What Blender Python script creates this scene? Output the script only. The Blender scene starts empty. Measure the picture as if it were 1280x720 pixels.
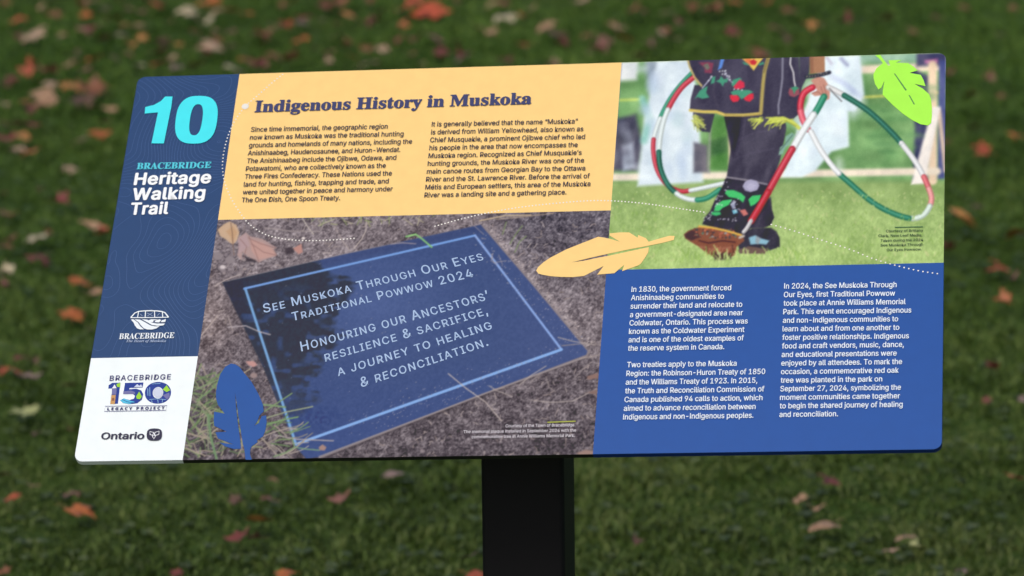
import bpy, math, os, random
import numpy as np
from mathutils import Matrix, Vector

random.seed(7)
RNG = np.random.default_rng(11)
SC = bpy.context.scene
COL = SC.collection
R = math.radians

# ---------------------------------------------------------------- survey of the place (metres, post base = origin)
FPX, PW, PASP = 4800.0, 0.914, 1.750            # lens in photo pixels, board width, board aspect
PH = PW / PASP

def rotvec(r):
    th = np.linalg.norm(r); k = np.asarray(r) / th
    K = np.array([[0, -k[2], k[1]], [k[2], 0, -k[0]], [-k[1], k[0], 0]])
    return np.eye(3) + math.sin(th) * K + (1 - math.cos(th)) * K @ K

RB = rotvec([-0.62482971, 0.15666807, 0.02835813])       # board axes seen from the tripod
TB = np.array([0.007563, -0.0410291, 4.5355036]) * PW
PITCH, ROLL = R(14.0), -0.0125
cs = math.sqrt(1 - ROLL ** 2)
UP = np.array([ROLL, -cs * math.cos(PITCH), -cs * math.sin(PITCH)])
FW = np.array([0, 0, 1.0]) - UP[2] * UP; FW /= np.linalg.norm(FW)
RT = np.cross(FW, UP)
MW = np.array([RT, FW, UP])
pcw = MW @ TB
d_ = MW @ np.array([(660.5 - 640) / FPX, (600 - 360) / FPX, 1.0])
post_front = d_ * ((pcw[1] - 0.045) / d_[1])
BOARD_Z = 0.96
CAM = np.array([-post_front[0], -pcw[1], BOARD_Z - pcw[2]])
SLOPE = math.tan(R(0.3))

def ground_z(y):
    return SLOPE * y

def on_lawn(px, py, lift=0.0):
    d = MW @ np.array([(px - 640) / FPX, (py - 360) / FPX, 1.0])
    t = (SLOPE * CAM[1] - CAM[2] + lift) / (d[2] - SLOPE * d[1])
    return CAM + d * t, t

# ---------------------------------------------------------------- camera
cd = bpy.data.cameras.new('camera'); cam = bpy.data.objects.new('camera', cd); COL.objects.link(cam)
ax = MW @ np.array([[1, 0, 0], [0, -1, 0], [0, 0, -1.0]])
M = Matrix.Identity(4)
for i in range(3):
    for j in range(3): M[i][j] = ax[i][j]
    M[i][3] = CAM[i]
cam.matrix_world = M
cd.sensor_width = 36.0; cd.lens = FPX / 1280 * 36.0
cd.clip_start = 0.05; cd.clip_end = 1000
cd.dof.use_dof = True; cd.dof.focus_distance = float(TB[2]) * 0.995; cd.dof.aperture_fstop = 7.4
SC.camera = cam

# ---------------------------------------------------------------- light: overcast day
w = bpy.data.worlds.new('World'); SC.world = w; w.use_nodes = True
nt = w.node_tree; bg = nt.nodes['Background']
sky = nt.nodes.new('ShaderNodeTexSky'); sky.sky_type = 'NISHITA'; sky.sun_disc = False
SUN_EL, SUN_AZ = R(52), R(205)
sky.sun_elevation = SUN_EL; sky.sun_rotation = SUN_AZ
sky.dust_density = 4.0; sky.air_density = 1.0; sky.ozone_density = 1.0
nt.links.new(sky.outputs[0], bg.inputs['Color']); bg.inputs['Strength'].default_value = 0.12
ld = bpy.data.lights.new('sun', 'SUN'); ld.energy = 1.2; ld.angle = R(25); ld.color = (1.0, 0.95, 0.88)
sun = bpy.data.objects.new('sun', ld); COL.objects.link(sun)
sdir = Vector((math.sin(SUN_AZ) * math.cos(SUN_EL), math.cos(SUN_AZ) * math.cos(SUN_EL), math.sin(SUN_EL)))
sun.rotation_euler = sdir.to_track_quat('Z', 'Y').to_euler(); sun.location = (0, 0, 8)
SC.view_settings.view_transform = 'Standard'; SC.view_settings.look = 'None'
SC.view_settings.exposure = 0.0; SC.view_settings.gamma = 1.0
SC.render.film_transparent = False

# print inks: what the sheet's own colour is once daylight level and surface gloss are taken off the photographed tone
GAIN = np.array([1.0, 1.0, 1.0]); VEIL = 0.035

def lin(c):
    c = np.asarray(c, float) / 255.0
    return np.where(c <= 0.04045, c / 12.92, ((c + 0.055) / 1.055) ** 2.4)

def ink(c):
    return np.clip((lin(c) - VEIL) / GAIN, 0.004, 0.93)

# ---------------------------------------------------------------- helpers
def link(name, me, mats, parent=None, label=None):
    o = bpy.data.objects.new(name, me); COL.objects.link(o)
    for m in (mats if isinstance(mats, (list, tuple)) else [mats]): me.materials.append(m)
    if parent: o.parent = parent
    if label: o['label'] = label
    return o

def tag(o, label=None, cat=None, group=None, kind=None):
    if label: o['label'] = label
    if cat: o['category'] = cat
    if group: o['group'] = group
    if kind: o['kind'] = kind

def node_mat(name):
    m = bpy.data.materials.new(name); m.use_nodes = True
    return m, m.node_tree, m.node_tree.nodes['Principled BSDF']

def ink_mat(name, c, rough=0.32):
    """flat printed ink under a satin clear sheet, with a very faint procedural mottle"""
    m, t, b = node_mat(name)
    n = t.nodes.new('ShaderNodeTexNoise'); n.inputs['Scale'].default_value = 60; n.inputs['Detail'].default_value = 3
    tc = t.nodes.new('ShaderNodeTexCoord'); t.links.new(tc.outputs['Object'], n.inputs['Vector'])
    r = t.nodes.new('ShaderNodeValToRGB'); k = ink(c)
    r.color_ramp.elements[0].position = 0.3; r.color_ramp.elements[1].position = 0.7
    r.color_ramp.elements[0].color = (*np.clip(k * 0.975, 0, 1), 1); r.color_ramp.elements[1].color = (*np.clip(k * 1.025, 0, 1), 1)
    t.links.new(n.outputs['Fac'], r.inputs['Fac']); t.links.new(r.outputs['Color'], b.inputs['Base Color'])
    b.inputs['Roughness'].default_value = rough
    return m

MATS = {}
def INK(c, **k):
    c = tuple(c)
    if c not in MATS: MATS[c] = ink_mat('ink_%02x%02x%02x' % c, c, **k)
    return MATS[c]

class MB:
    """collects faces, one material slot per ink, and links them as ONE mesh"""
    def __init__(s): s.v = []; s.f = []; s.mi = []; s.mats = []; s.n = 0
    def slot(s, m):
        if m not in s.mats: s.mats.append(m)
        return s.mats.index(m)
    def add(s, verts, faces, m):
        k = s.slot(m); s.v.extend([tuple(map(float, p)) for p in verts])
        for f in faces: s.f.append([i + s.n for i in f]); s.mi.append(k)
        s.n += len(verts)
    def build(s, name, parent=None, label=None):
        me = bpy.data.meshes.new(name); me.from_pydata(s.v, [], s.f)
        me.polygons.foreach_set('material_index', s.mi); me.update()
        return link(name, me, s.mats, parent, label)

# ---------------------------------------------------------------- the lawn
me = bpy.data.meshes.new('lawn')
gx = np.array([-250, -60, -15, -5, -2, 0, 2, 5, 15, 60, 250.]); gy = np.array([-250, -60, -12, -5, -2, 0, 2, 5, 9, 15, 60, 250.])
gv = [(x, y, ground_z(max(min(y, 30), -30))) for y in gy for x in gx]
nx = len(gx)
me.from_pydata(gv, [], [(j * nx + i, j * nx + i + 1, (j + 1) * nx + i + 1, (j + 1) * nx + i) for j in range(len(gy) - 1) for i in range(nx - 1)])
m, t, b = node_mat('turf_soil')
tc = t.nodes.new('ShaderNodeTexCoord')
n1 = t.nodes.new('ShaderNodeTexNoise'); n1.inputs['Scale'].default_value = 14; n1.inputs['Detail'].default_value = 8
n2 = t.nodes.new('ShaderNodeTexNoise'); n2.inputs['Scale'].default_value = 1.1
t.links.new(tc.outputs['Object'], n1.inputs['Vector']); t.links.new(tc.outputs['Object'], n2.inputs['Vector'])
r1 = t.nodes.new('ShaderNodeValToRGB'); e = r1.color_ramp.elements
e[0].position = 0.32; e[0].color = (0.026, 0.046, 0.010, 1); e[1].position = 0.7; e[1].color = (0.056, 0.100, 0.020, 1)
t.links.new(n1.outputs['Fac'], r1.inputs['Fac'])
mx = t.nodes.new('ShaderNodeMix'); mx.data_type = 'RGBA'; mx.blend_type = 'MULTIPLY'; mx.inputs['Factor'].default_value = 0.35
t.links.new(r1.outputs['Color'], mx.inputs['A']); t.links.new(n2.outputs['Color'], mx.inputs['B']); t.links.new(mx.outputs['Result'], b.inputs['Base Color'])
b.inputs['Roughness'].default_value = 0.95; b.inputs['Specular IOR Level'].default_value = 0.1
lawn = link('lawn', me, m); tag(lawn, kind='structure')

def grass_material(name, dark, mid, light, seed):
    m, t, b = node_mat(name)
    geo = t.nodes.new('ShaderNodeNewGeometry'); tc = t.nodes.new('ShaderNodeTexCoord')
    n = t.nodes.new('ShaderNodeTexNoise'); n.inputs['Scale'].default_value = 2.6; n.inputs['Detail'].default_value = 4; n.noise_dimensions = '4D'; n.inputs['W'].default_value = seed
    t.links.new(tc.outputs['Object'], n.inputs['Vector'])
    nf = t.nodes.new('ShaderNodeTexNoise'); nf.inputs['Scale'].default_value = 22; nf.inputs['Detail'].default_value = 3; t.links.new(tc.outputs['Object'], nf.inputs['Vector'])
    a0 = t.nodes.new('ShaderNodeMath'); a0.operation = 'MULTIPLY_ADD'; a0.inputs[1].default_value = 0.6; a0.inputs[2].default_value = -0.30; t.links.new(nf.outputs['Fac'], a0.inputs[0])
    a = t.nodes.new('ShaderNodeMath'); a.operation = 'MULTIPLY_ADD'; a.inputs[1].default_value = 0.5; a.inputs[2].default_value = -0.25
    t.links.new(geo.outputs['Random Per Island'], a.inputs[0])
    s = t.nodes.new('ShaderNodeMath'); s.operation = 'ADD'; t.links.new(a.outputs[0], s.inputs[0])
    s2 = t.nodes.new('ShaderNodeMath'); s2.operation = 'ADD'; t.links.new(n.outputs['Fac'], s2.inputs[0]); t.links.new(a0.outputs[0], s2.inputs[1]); t.links.new(s2.outputs[0], s.inputs[1])
    r = t.nodes.new('ShaderNodeValToRGB'); e = r.color_ramp.elements
    e[0].position = 0.22; e[0].color = (*dark, 1); e[1].position = 0.80; e[1].color = (*light, 1)
    k = e.new(0.5); k.color = (*mid, 1)
    t.links.new(s.outputs[0], r.inputs['Fac'])
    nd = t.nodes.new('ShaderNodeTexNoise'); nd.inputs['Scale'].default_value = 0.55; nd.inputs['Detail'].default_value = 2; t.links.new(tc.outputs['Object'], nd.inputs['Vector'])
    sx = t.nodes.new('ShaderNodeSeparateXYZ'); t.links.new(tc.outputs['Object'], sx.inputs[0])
    md = t.nodes.new('ShaderNodeMapRange'); md.inputs['From Min'].default_value = 5.5; md.inputs['From Max'].default_value = 1.5; md.inputs['To Min'].default_value = -.15; md.inputs['To Max'].default_value = .5; t.links.new(sx.outputs['Y'], md.inputs['Value'])  # veiling glare over the near lawn, put into the blade colour by Y
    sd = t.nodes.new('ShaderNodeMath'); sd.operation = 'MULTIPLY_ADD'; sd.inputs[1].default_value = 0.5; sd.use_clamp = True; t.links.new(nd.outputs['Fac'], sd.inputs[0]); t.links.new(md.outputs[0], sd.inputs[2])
    dm = t.nodes.new('ShaderNodeMix'); dm.data_type = 'RGBA'; dm.blend_type = 'MULTIPLY'; t.links.new(sd.outputs[0], dm.inputs['Factor']); t.links.new(r.outputs['Color'], dm.inputs['A']); dm.inputs['B'].default_value = (1.08, 0.69, 1.5, 1)  # random lawn patches plus the painted near glare tint the colour
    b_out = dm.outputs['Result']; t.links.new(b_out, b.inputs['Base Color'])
    b.inputs['Roughness'].default_value = 0.5; b.inputs['Specular IOR Level'].default_value = 0.25
    tr = t.nodes.new('ShaderNodeBsdfTranslucent'); t.links.new(b_out, tr.inputs['Color'])
    ms = t.nodes.new('ShaderNodeMixShader'); ms.inputs[0].default_value = 0.25
    t.links.new(b.outputs[0], ms.inputs[1]); t.links.new(tr.outputs[0], ms.inputs[2])
    t.links.new(ms.outputs[0], t.nodes['Material Output'].inputs['Surface'])
    return m

def grass_blades(spec):
    vs, off, loops, starts, tot = [], 0, [], [], []
    L, S, T = [], [], []
    for (x0, x1, y0, y1, n, h0, h1) in spec:
        x = RNG.uniform(x0, x1, n); y = RNG.uniform(y0, y1, n)
        if n < 200000:      # the thick patch thins out towards its edges
            x = x + RNG.normal(0, .45, n); y = y + RNG.normal(0, .35, n)
        keep = ~((np.abs(x) < 0.06) & (np.abs(y) < 0.06)); x, y = x[keep], y[keep]; n = len(x)
        clump = 0.75 + 0.35 * np.sin(x * 9 + 3 * np.sin(y * 7)) * np.sin(y * 11 + 2 * np.sin(x * 5))
        h = RNG.uniform(h0, h1, n) * clump; a = RNG.uniform(0, 2 * np.pi, n); wd = RNG.uniform(0.0013, 0.0026, n)
        lean = RNG.uniform(0.25, 1.5, n); az = RNG.uniform(0, 2 * np.pi, n)
        z = ground_z(y) - 0.003
        lx, ly = np.cos(az) * lean * h, np.sin(az) * lean * h
        wx, wy = np.cos(a) * wd, np.sin(a) * wd
        V = np.empty((n, 5, 3))
        V[:, 0] = np.c_[x - wx, y - wy, z]; V[:, 1] = np.c_[x + wx, y + wy, z]
        V[:, 2] = np.c_[x + lx * .38 + wx * .9, y + ly * .38 + wy * .9, z + h * .62]
        V[:, 3] = np.c_[x + lx * .38 - wx * .9, y + ly * .38 - wy * .9, z + h * .62]
        V[:, 4] = np.c_[x + lx, y + ly, z + h * (1.05 - .3 * lean)]
        base = off + np.arange(n)[:, None] * 5
        L.append((base + np.array([0, 1, 2, 3, 3, 2, 4])).ravel()); vs.append(V.reshape(-1, 3)); off += n * 5
    v = np.concatenate(vs); l = np.concatenate(L); nb = off // 5
    me = bpy.data.meshes.new('grass')
    me.vertices.add(len(v)); me.vertices.foreach_set('co', v.astype(np.float32).ravel())
    me.loops.add(len(l)); me.loops.foreach_set('vertex_index', l.astype(np.int32))
    st = (np.arange(nb)[:, None] * 7 + np.array([0, 4])).ravel()
    me.polygons.add(len(st)); me.polygons.foreach_set('loop_start', st.astype(np.int32))
    me.update(calc_edges=True)
    return me

GRASS = [(-1.6, 1.6, 1.2, 4.6, 190000, 0.012, 0.034), (-2.2, 2.2, 4.6, 8.8, 190000, 0.013, 0.036), (-5.5, 5.5, -2.5, 12, 420000, 0.012, 0.034)]
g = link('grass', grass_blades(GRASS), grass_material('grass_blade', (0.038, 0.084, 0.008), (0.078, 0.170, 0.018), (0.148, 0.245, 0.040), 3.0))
tag(g, 'short green lawn grass growing all round the sign', 'grass', kind='stuff')

# small round clover leaves mixed into the turf
def clover(n):
    v, f = [], []
    for _ in range(n):
        x = random.uniform(-1.8, 1.8); y = random.uniform(1.4, 4.6) if random.random() < .7 else random.uniform(4.6, 8.6)
        z = ground_z(y) + random.uniform(0.006, 0.02); a0 = random.uniform(0, 6.28)
        for k in range(3):
            a = a0 + k * 2.094; r_ = random.uniform(0.004, 0.007); cx, cy = x + math.cos(a) * r_, y + math.sin(a) * r_
            i = len(v); tl = random.uniform(-.5, .5)
            for q in range(7):
                p = q / 7 * 6.283; v.append((cx + r_ * math.cos(p), cy + r_ * math.sin(p), z + tl * r_ * math.cos(p) + random.uniform(-.001, .001)))
            f.append(tuple(range(i, i + 7)))
    me = bpy.data.meshes.new('clover'); me.from_pydata(v, [], f); return me
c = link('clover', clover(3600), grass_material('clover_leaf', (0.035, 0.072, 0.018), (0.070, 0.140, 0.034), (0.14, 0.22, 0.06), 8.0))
tag(c, 'small round clover leaves scattered through the lawn grass', 'clover', kind='stuff')

# ---------------------------------------------------------------- the sign: thing > parts > printed fields
sign = bpy.data.objects.new('information_sign', None); COL.objects.link(sign)
tag(sign, 'tilted heritage information board on a square black post standing in the leafy lawn', 'sign')

# board frame: local x right, y up along the face, z out of the face; lower left corner = origin
Rw = MW @ RB
bx, by, bn = Rw[:, 0], -Rw[:, 1], -Rw[:, 2]
bc = CAM + MW @ TB
borg = bc - bx * PW / 2 - by * PH / 2
BM = Matrix(((bx[0], by[0], bn[0], borg[0]), (bx[1], by[1], bn[1], borg[1]), (bx[2], by[2], bn[2], borg[2]), (0, 0, 0, 1)))
THK = 0.006; RC = 0.0095

# survey of the printed layout: photo pixel -> position on the face of the board (a plane)
CORN = np.array([[172.6, 96], [1182.6, 66.6], [1177, 561], [92.4, 577.6]])
def solve_h(s, d):
    A = []
    for (x, y), (u, v) in zip(s, d):
        A.append([x, y, 1, 0, 0, 0, -u * x, -u * y, -u]); A.append([0, 0, 0, x, y, 1, -v * x, -v * y, -v])
    return np.linalg.svd(np.array(A))[2][-1].reshape(3, 3)
HI = solve_h(CORN, np.array([[0, PH], [PW, PH], [PW, 0], [0, 0.0]])); HF = np.linalg.inv(HI)
def P(pts):
    q = np.c_[np.asarray(pts, float).reshape(-1, 2), np.ones(np.asarray(pts).size // 2)] @ HI.T
    return q[:, :2] / q[:, 2:]
def PX(pts):
    q = np.c_[np.asarray(pts, float), np.ones(len(pts))] @ HF.T
    return q[:, :2] / q[:, 2:]
def Z(ox, oy, s, pts): return [(ox + x / s, oy + y / s) for x, y in pts]
U1, U2, VY, VW, VB = 0.1292 * PW, 0.6065 * PW, (1 - .395) * PH, (1 - .745) * PH, (1 - .548) * PH

def arc(cx, cy, a0, a1, r=RC, n=7):
    return [(cx + r * math.cos(R(a0 + (a1 - a0) * i / n)), cy + r * math.sin(R(a0 + (a1 - a0) * i / n))) for i in range(n + 1)]
A_TL = arc(RC, PH - RC, 90, 180); A_BL = arc(RC, RC, 180, 270); A_BR = arc(PW - RC, RC, 270, 360); A_TR = arc(PW - RC, PH - RC, 0, 90)

m_black, t, b = node_mat('black_board_core')
b.inputs['Base Color'].default_value = (0.012, 0.011, 0.012, 1); b.inputs['Roughness'].default_value = 0.5
mb = MB(); ol = A_TL + A_BL + A_BR + A_TR; n = len(ol)
mb.add([(x, y, 0) for x, y in ol] + [(x, y, -THK) for x, y in ol],
       [tuple(range(n)), tuple(range(2 * n - 1, n - 1, -1))] + [(i, i + n, (i + 1) % n + n, (i + 1) % n) for i in range(n)], m_black)
board = mb.build('board', sign, 'thin tilted board printed with text and two pictures')
board.matrix_local = BM

def poly(mb, pts, z, m):
    """flat outline in board coordinates -> triangulated sheet"""
    from mathutils.geometry import tessellate_polygon
    v = [Vector((p[0], p[1], 0)) for p in pts]
    tr = tessellate_polygon([v])
    fs = []
    for a_, b_, c_ in tr:
        k = (v[b_] - v[a_]).cross(v[c_] - v[a_]).z
        fs.append((a_, b_, c_) if k > 0 else (a_, c_, b_))
    mb.add([(p[0], p[1], z) for p in pts], fs, m)

def wrap(mb, pts, m, e=0.00015):
    """print wrapped round the board's edge; pts run anticlockwise"""
    k = len(pts); vs = []
    for i, (x, y) in enumerate(pts):
        a = pts[max(i - 1, 0)]; c_ = pts[min(i + 1, k - 1)]
        dx, dy = c_[0] - a[0], c_[1] - a[1]; L = math.hypot(dx, dy); ox, oy = dy / L * e, -dx / L * e
        vs += [(x + ox, y + oy, ZF), (x + ox, y + oy, -THK)]
    mb.add(vs, [(2 * i, 2 * i + 1, 2 * i + 3, 2 * i + 2) for i in range(k - 1)], m)

ZF, ZL, ZD, ZA, ZT = 0.0002, 0.0004, 0.0007, 0.0009, 0.0012
NAVY, BLUE, YEL, WHITE = (59, 82, 121), (43, 92, 161), (253, 213, 139), (242, 253, 254)
mb = MB(); poly(mb, A_TL + [(0, VW), (U1, VW), (U1, PH)], ZF, INK(NAVY)); wrap(mb, A_TL[4:] + [(0, VW)], INK(NAVY)); navy = mb.build('navy_field', board, 'navy sidebar with contour lines')
mb = MB(); poly(mb, [(0, VW)] + A_BL + [(U1, 0), (U1, VW)], ZF, INK(WHITE)); wrap(mb, [(0, VW)] + A_BL + [(U1, 0)], INK(WHITE)); white = mb.build('white_field', board, 'white corner carrying logos')
mb = MB(); poly(mb, [(U1, VY), (U2, VY), (U2, PH), (U1, PH)], ZF, INK(YEL)); yellow = mb.build('yellow_field', board, 'yellow field with heading')
mb = MB(); poly(mb, [(U2, 0)] + A_BR + [(PW, VB), (U2, VB)], ZF, INK(BLUE)); wrap(mb, [(U2, 0)] + A_BR + [(PW, VB)], INK((34, 72, 138))); bluef = mb.build('blue_field', board, 'blue field with white text')

# faint contour lines over the navy sidebar (marching squares over a smooth hill field)
def vnoise(x, y, s, seed):
    x = np.asarray(x) / s; y = np.asarray(y) / s
    xi = np.floor(x).astype(int); yi = np.floor(y).astype(int); fx = x - xi; fy = y - yi
    def h(a, b_):
        k = (a * 374761393 + b_ * 668265263 + seed * 974634777) & 0x7fffffff
        k = ((k ^ (k >> 13)) * 1274126177) & 0x7fffffff
        return ((k ^ (k >> 16)) & 0xffff) / 65535.0
    fx = fx * fx * (3 - 2 * fx); fy = fy * fy * (3 - 2 * fy)
    return (h(xi, yi) * (1 - fx) + h(xi + 1, yi) * fx) * (1 - fy) + (h(xi, yi + 1) * (1 - fx) + h(xi + 1, yi + 1) * fx) * fy

def contours():
    nu, nv = 60, 190
    us = np.linspace(0.001, U1 - 0.0008, nu); vs = np.linspace(VW + 0.0015, PH - 0.002, nv)
    Ug, Vg = np.meshgrid(us, vs)
    F = vnoise(Ug, Vg, 0.07, 5) * 1.0 + vnoise(Ug, Vg, 0.033, 9) * 0.28 + 5 * Ug + 0.9 * np.exp(-((Ug - .095) ** 2 + (Vg - .43) ** 2) / .0022) + 0.7 * np.exp(-((Ug - .12) ** 2 + (Vg - .25) ** 2) / .003)
    mb = MB(); m = INK((79, 103, 147)); hw = 0.00026
    for lev in np.arange(0.1, 3.2, 0.076):
        D = F - lev
        for j in range(nv - 1):
            row = D[j:j + 2]
            cand = np.nonzero((row.min(0)[:-1].clip(max=row.min(0)[1:]) < 0) & (np.maximum(row.max(0)[:-1], row.max(0)[1:]) >= 0))[0]
            for i in cand:
                q = [(i, j), (i + 1, j), (i + 1, j + 1), (i, j + 1)]; pts = []
                for k in range(4):
                    (a, b_), (c_, d2) = q[k], q[(k + 1) % 4]; f0, f1 = D[b_, a], D[d2, c_]
                    if (f0 < 0) != (f1 < 0):
                        t_ = f0 / (f0 - f1); pts.append((us[a] + (us[c_] - us[a]) * t_, vs[b_] + (vs[d2] - vs[b_]) * t_))
                if len(pts) >= 2:
                    (x0, y0), (x1, y1) = pts[0], pts[1]; L = math.hypot(x1 - x0, y1 - y0)
                    if L < 1e-6: continue
                    ox, oy = -(y1 - y0) / L * hw, (x1 - x0) / L * hw
                    if math.hypot((x0 - RC), (y0 - PH + RC)) > RC - .001 and x0 < RC and y0 > PH - RC: continue
                    mb.add([(x0 - ox, y0 - oy, ZL), (x1 - ox, y1 - oy, ZL), (x1 + ox, y1 + oy, ZL), (x0 + ox, y0 + oy, ZL)], [(0, 1, 2, 3)], m)
    mb.build('contour_lines', board)
contours()

# ---------------------------------------------------------------- the two printed photographs: fine sheets of coloured points
class Canvas:
    def __init__(s, u0, u1, v0, v1, nu, nv):
        s.nu, s.nv = nu, nv
        s.U, s.V = np.meshgrid(np.linspace(u0, u1, nu), np.linspace(v0, v1, nv))
        p = PX(np.c_[s.U.ravel(), s.V.ravel()]); s.X = p[:, 0].reshape(nv, nu); s.Y = p[:, 1].reshape(nv, nu)
        s.C = np.zeros((nv, nu, 3))
    def fill(s, c): s.C[:] = c
    def mixin(s, a, c): s.C += (np.asarray(c, float) - s.C) * a[..., None]
    def _box(s, pts, pad):
        p = np.asarray(pts, float); x0, y0 = p.min(0) - pad; x1, y1 = p.max(0) + pad
        k = (s.X >= x0) & (s.X <= x1) & (s.Y >= y0) & (s.Y <= y1)
        if not k.any(): return None
        r_ = np.nonzero(k.any(1))[0]; c_ = np.nonzero(k.any(0))[0]
        return slice(r_[0], r_[-1] + 1), slice(c_[0], c_[-1] + 1)
    def _seg(s, X, Y, pts, closed):
        d = np.full(X.shape, 1e9); n = len(pts)
        for i in range(n if closed else n - 1):
            (ax_, ay), (bx_, by_) = pts[i], pts[(i + 1) % n]
            ex, ey = bx_ - ax_, by_ - ay; L = ex * ex + ey * ey + 1e-12
            t_ = np.clip(((X - ax_) * ex + (Y - ay) * ey) / L, 0, 1)
            d = np.minimum(d, np.hypot(X - ax_ - t_ * ex, Y - ay - t_ * ey))
        return d
    def poly(s, pts, c, soft=0.7, a=1.0, rough=0.0):
        bx_ = s._box(pts, soft + 2 + rough)
        if bx_ is None: return
        X, Y = s.X[bx_], s.Y[bx_]
        if rough:
            X = X + (vnoise(X, Y, 5, 3) - .5) * 2 * rough; Y = Y + (vnoise(X, Y, 5, 4) - .5) * 2 * rough
        ins = np.zeros(X.shape, bool); n = len(pts)
        for i in range(n):
            (x0, y0), (x1, y1) = pts[i], pts[(i + 1) % n]
            if y0 == y1: continue
            ins ^= ((Y < y0) != (Y < y1)) & (X < (x1 - x0) * (Y - y0) / (y1 - y0) + x0)
        d = s._seg(X, Y, pts, True); d = np.where(ins, d, -d)
        al = np.clip(d / (2 * soft) + .5, 0, 1) * a
        s.C[bx_] += (np.asarray(c, float) - s.C[bx_]) * al[..., None]
    def line(s, pts, wd, c, soft=0.6, a=1.0):
        bx_ = s._box(pts, wd + soft + 1)
        if bx_ is None: return
        d = s._seg(s.X[bx_], s.Y[bx_], pts, False)
        al = np.clip((wd / 2 - d) / (2 * soft) + .5, 0, 1) * a
        s.C[bx_] += (np.asarray(c, float) - s.C[bx_]) * al[..., None]
    def disc(s, x, y, rx, ry, c, soft=0.7, a=1.0):
        s.poly([(x + rx * math.cos(k / 14 * 6.2832), y + ry * math.sin(k / 14 * 6.2832)) for k in range(14)], c, soft, a)
    def soften(s, k):
        b_ = s.C.copy()
        for ax_ in (0, 1): b_ = (2 * b_ + np.roll(b_, 1, ax_) + np.roll(b_, -1, ax_)) / 4
        for sl in (np.s_[0], np.s_[-1], np.s_[:, 0], np.s_[:, -1]): b_[sl] = s.C[sl]
        s.C += (b_ - s.C) * k
    def build(s, name, mat, corner=False, label=None):
        U, V = s.U.copy(), s.V.copy()
        if corner:
            cx, cy = PW - RC, PH - RC; k = (U > cx) & (V > cy); d = np.hypot(U - cx, V - cy); k &= d > RC
            U[k] = cx + (U[k] - cx) / d[k] * RC; V[k] = cy + (V[k] - cy) / d[k] * RC
        co = np.c_[U.ravel(), V.ravel(), np.full(U.size, ZF)]
        i = np.arange(s.nu * s.nv).reshape(s.nv, s.nu)
        f = np.stack([i[:-1, :-1], i[:-1, 1:], i[1:, 1:], i[1:, :-1]], -1).reshape(-1, 4)
        me = bpy.data.meshes.new(name); me.vertices.add(len(co)); me.vertices.foreach_set('co', co.astype(np.float32).ravel())
        me.loops.add(f.size); me.loops.foreach_set('vertex_index', f.ravel().astype(np.int32))
        me.polygons.add(len(f)); me.polygons.foreach_set('loop_start', (np.arange(len(f)) * 4).astype(np.int32)); me.update(calc_edges=True)
        at = me.color_attributes.new('ink', 'FLOAT_COLOR', 'POINT')
        rgba = np.ones((len(co), 4), np.float32); rgba[:, :3] = ink(np.clip(s.C, 0, 255).reshape(-1, 3))
        at.data.foreach_set('color', rgba.ravel())
        return link(name, me, mat, board, label)

m_photo, t, b = node_mat('photographic_print')
an = t.nodes.new('ShaderNodeAttribute'); an.attribute_name = 'ink'
nz = t.nodes.new('ShaderNodeTexNoise'); nz.inputs['Scale'].default_value = 900; tc = t.nodes.new('ShaderNodeTexCoord'); t.links.new(tc.outputs['Object'], nz.inputs['Vector'])
mr = t.nodes.new('ShaderNodeMapRange'); mr.inputs['To Min'].default_value = 0.9; mr.inputs['To Max'].default_value = 1.1; t.links.new(nz.outputs['Fac'], mr.inputs['Value'])
vm = t.nodes.new('ShaderNodeVectorMath'); vm.operation = 'MULTIPLY'; t.links.new(an.outputs['Color'], vm.inputs[0]); t.links.new(mr.outputs[0], vm.inputs[1])
t.links.new(vm.outputs[0], b.inputs['Base Color']); b.inputs['Roughness'].default_value = 0.32

rp = random.Random(5)
def blade(cv, x, y, L, ang, wd, c, bend=0.2):
    p = [(x, y)]; a = R(ang)
    for k in range(4):
        x += math.cos(a) * L / 4; y -= math.sin(a) * L / 4; a += bend * rp.uniform(-.6, .9); p.append((x, y))
    cv.line(p, wd, c)

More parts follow.
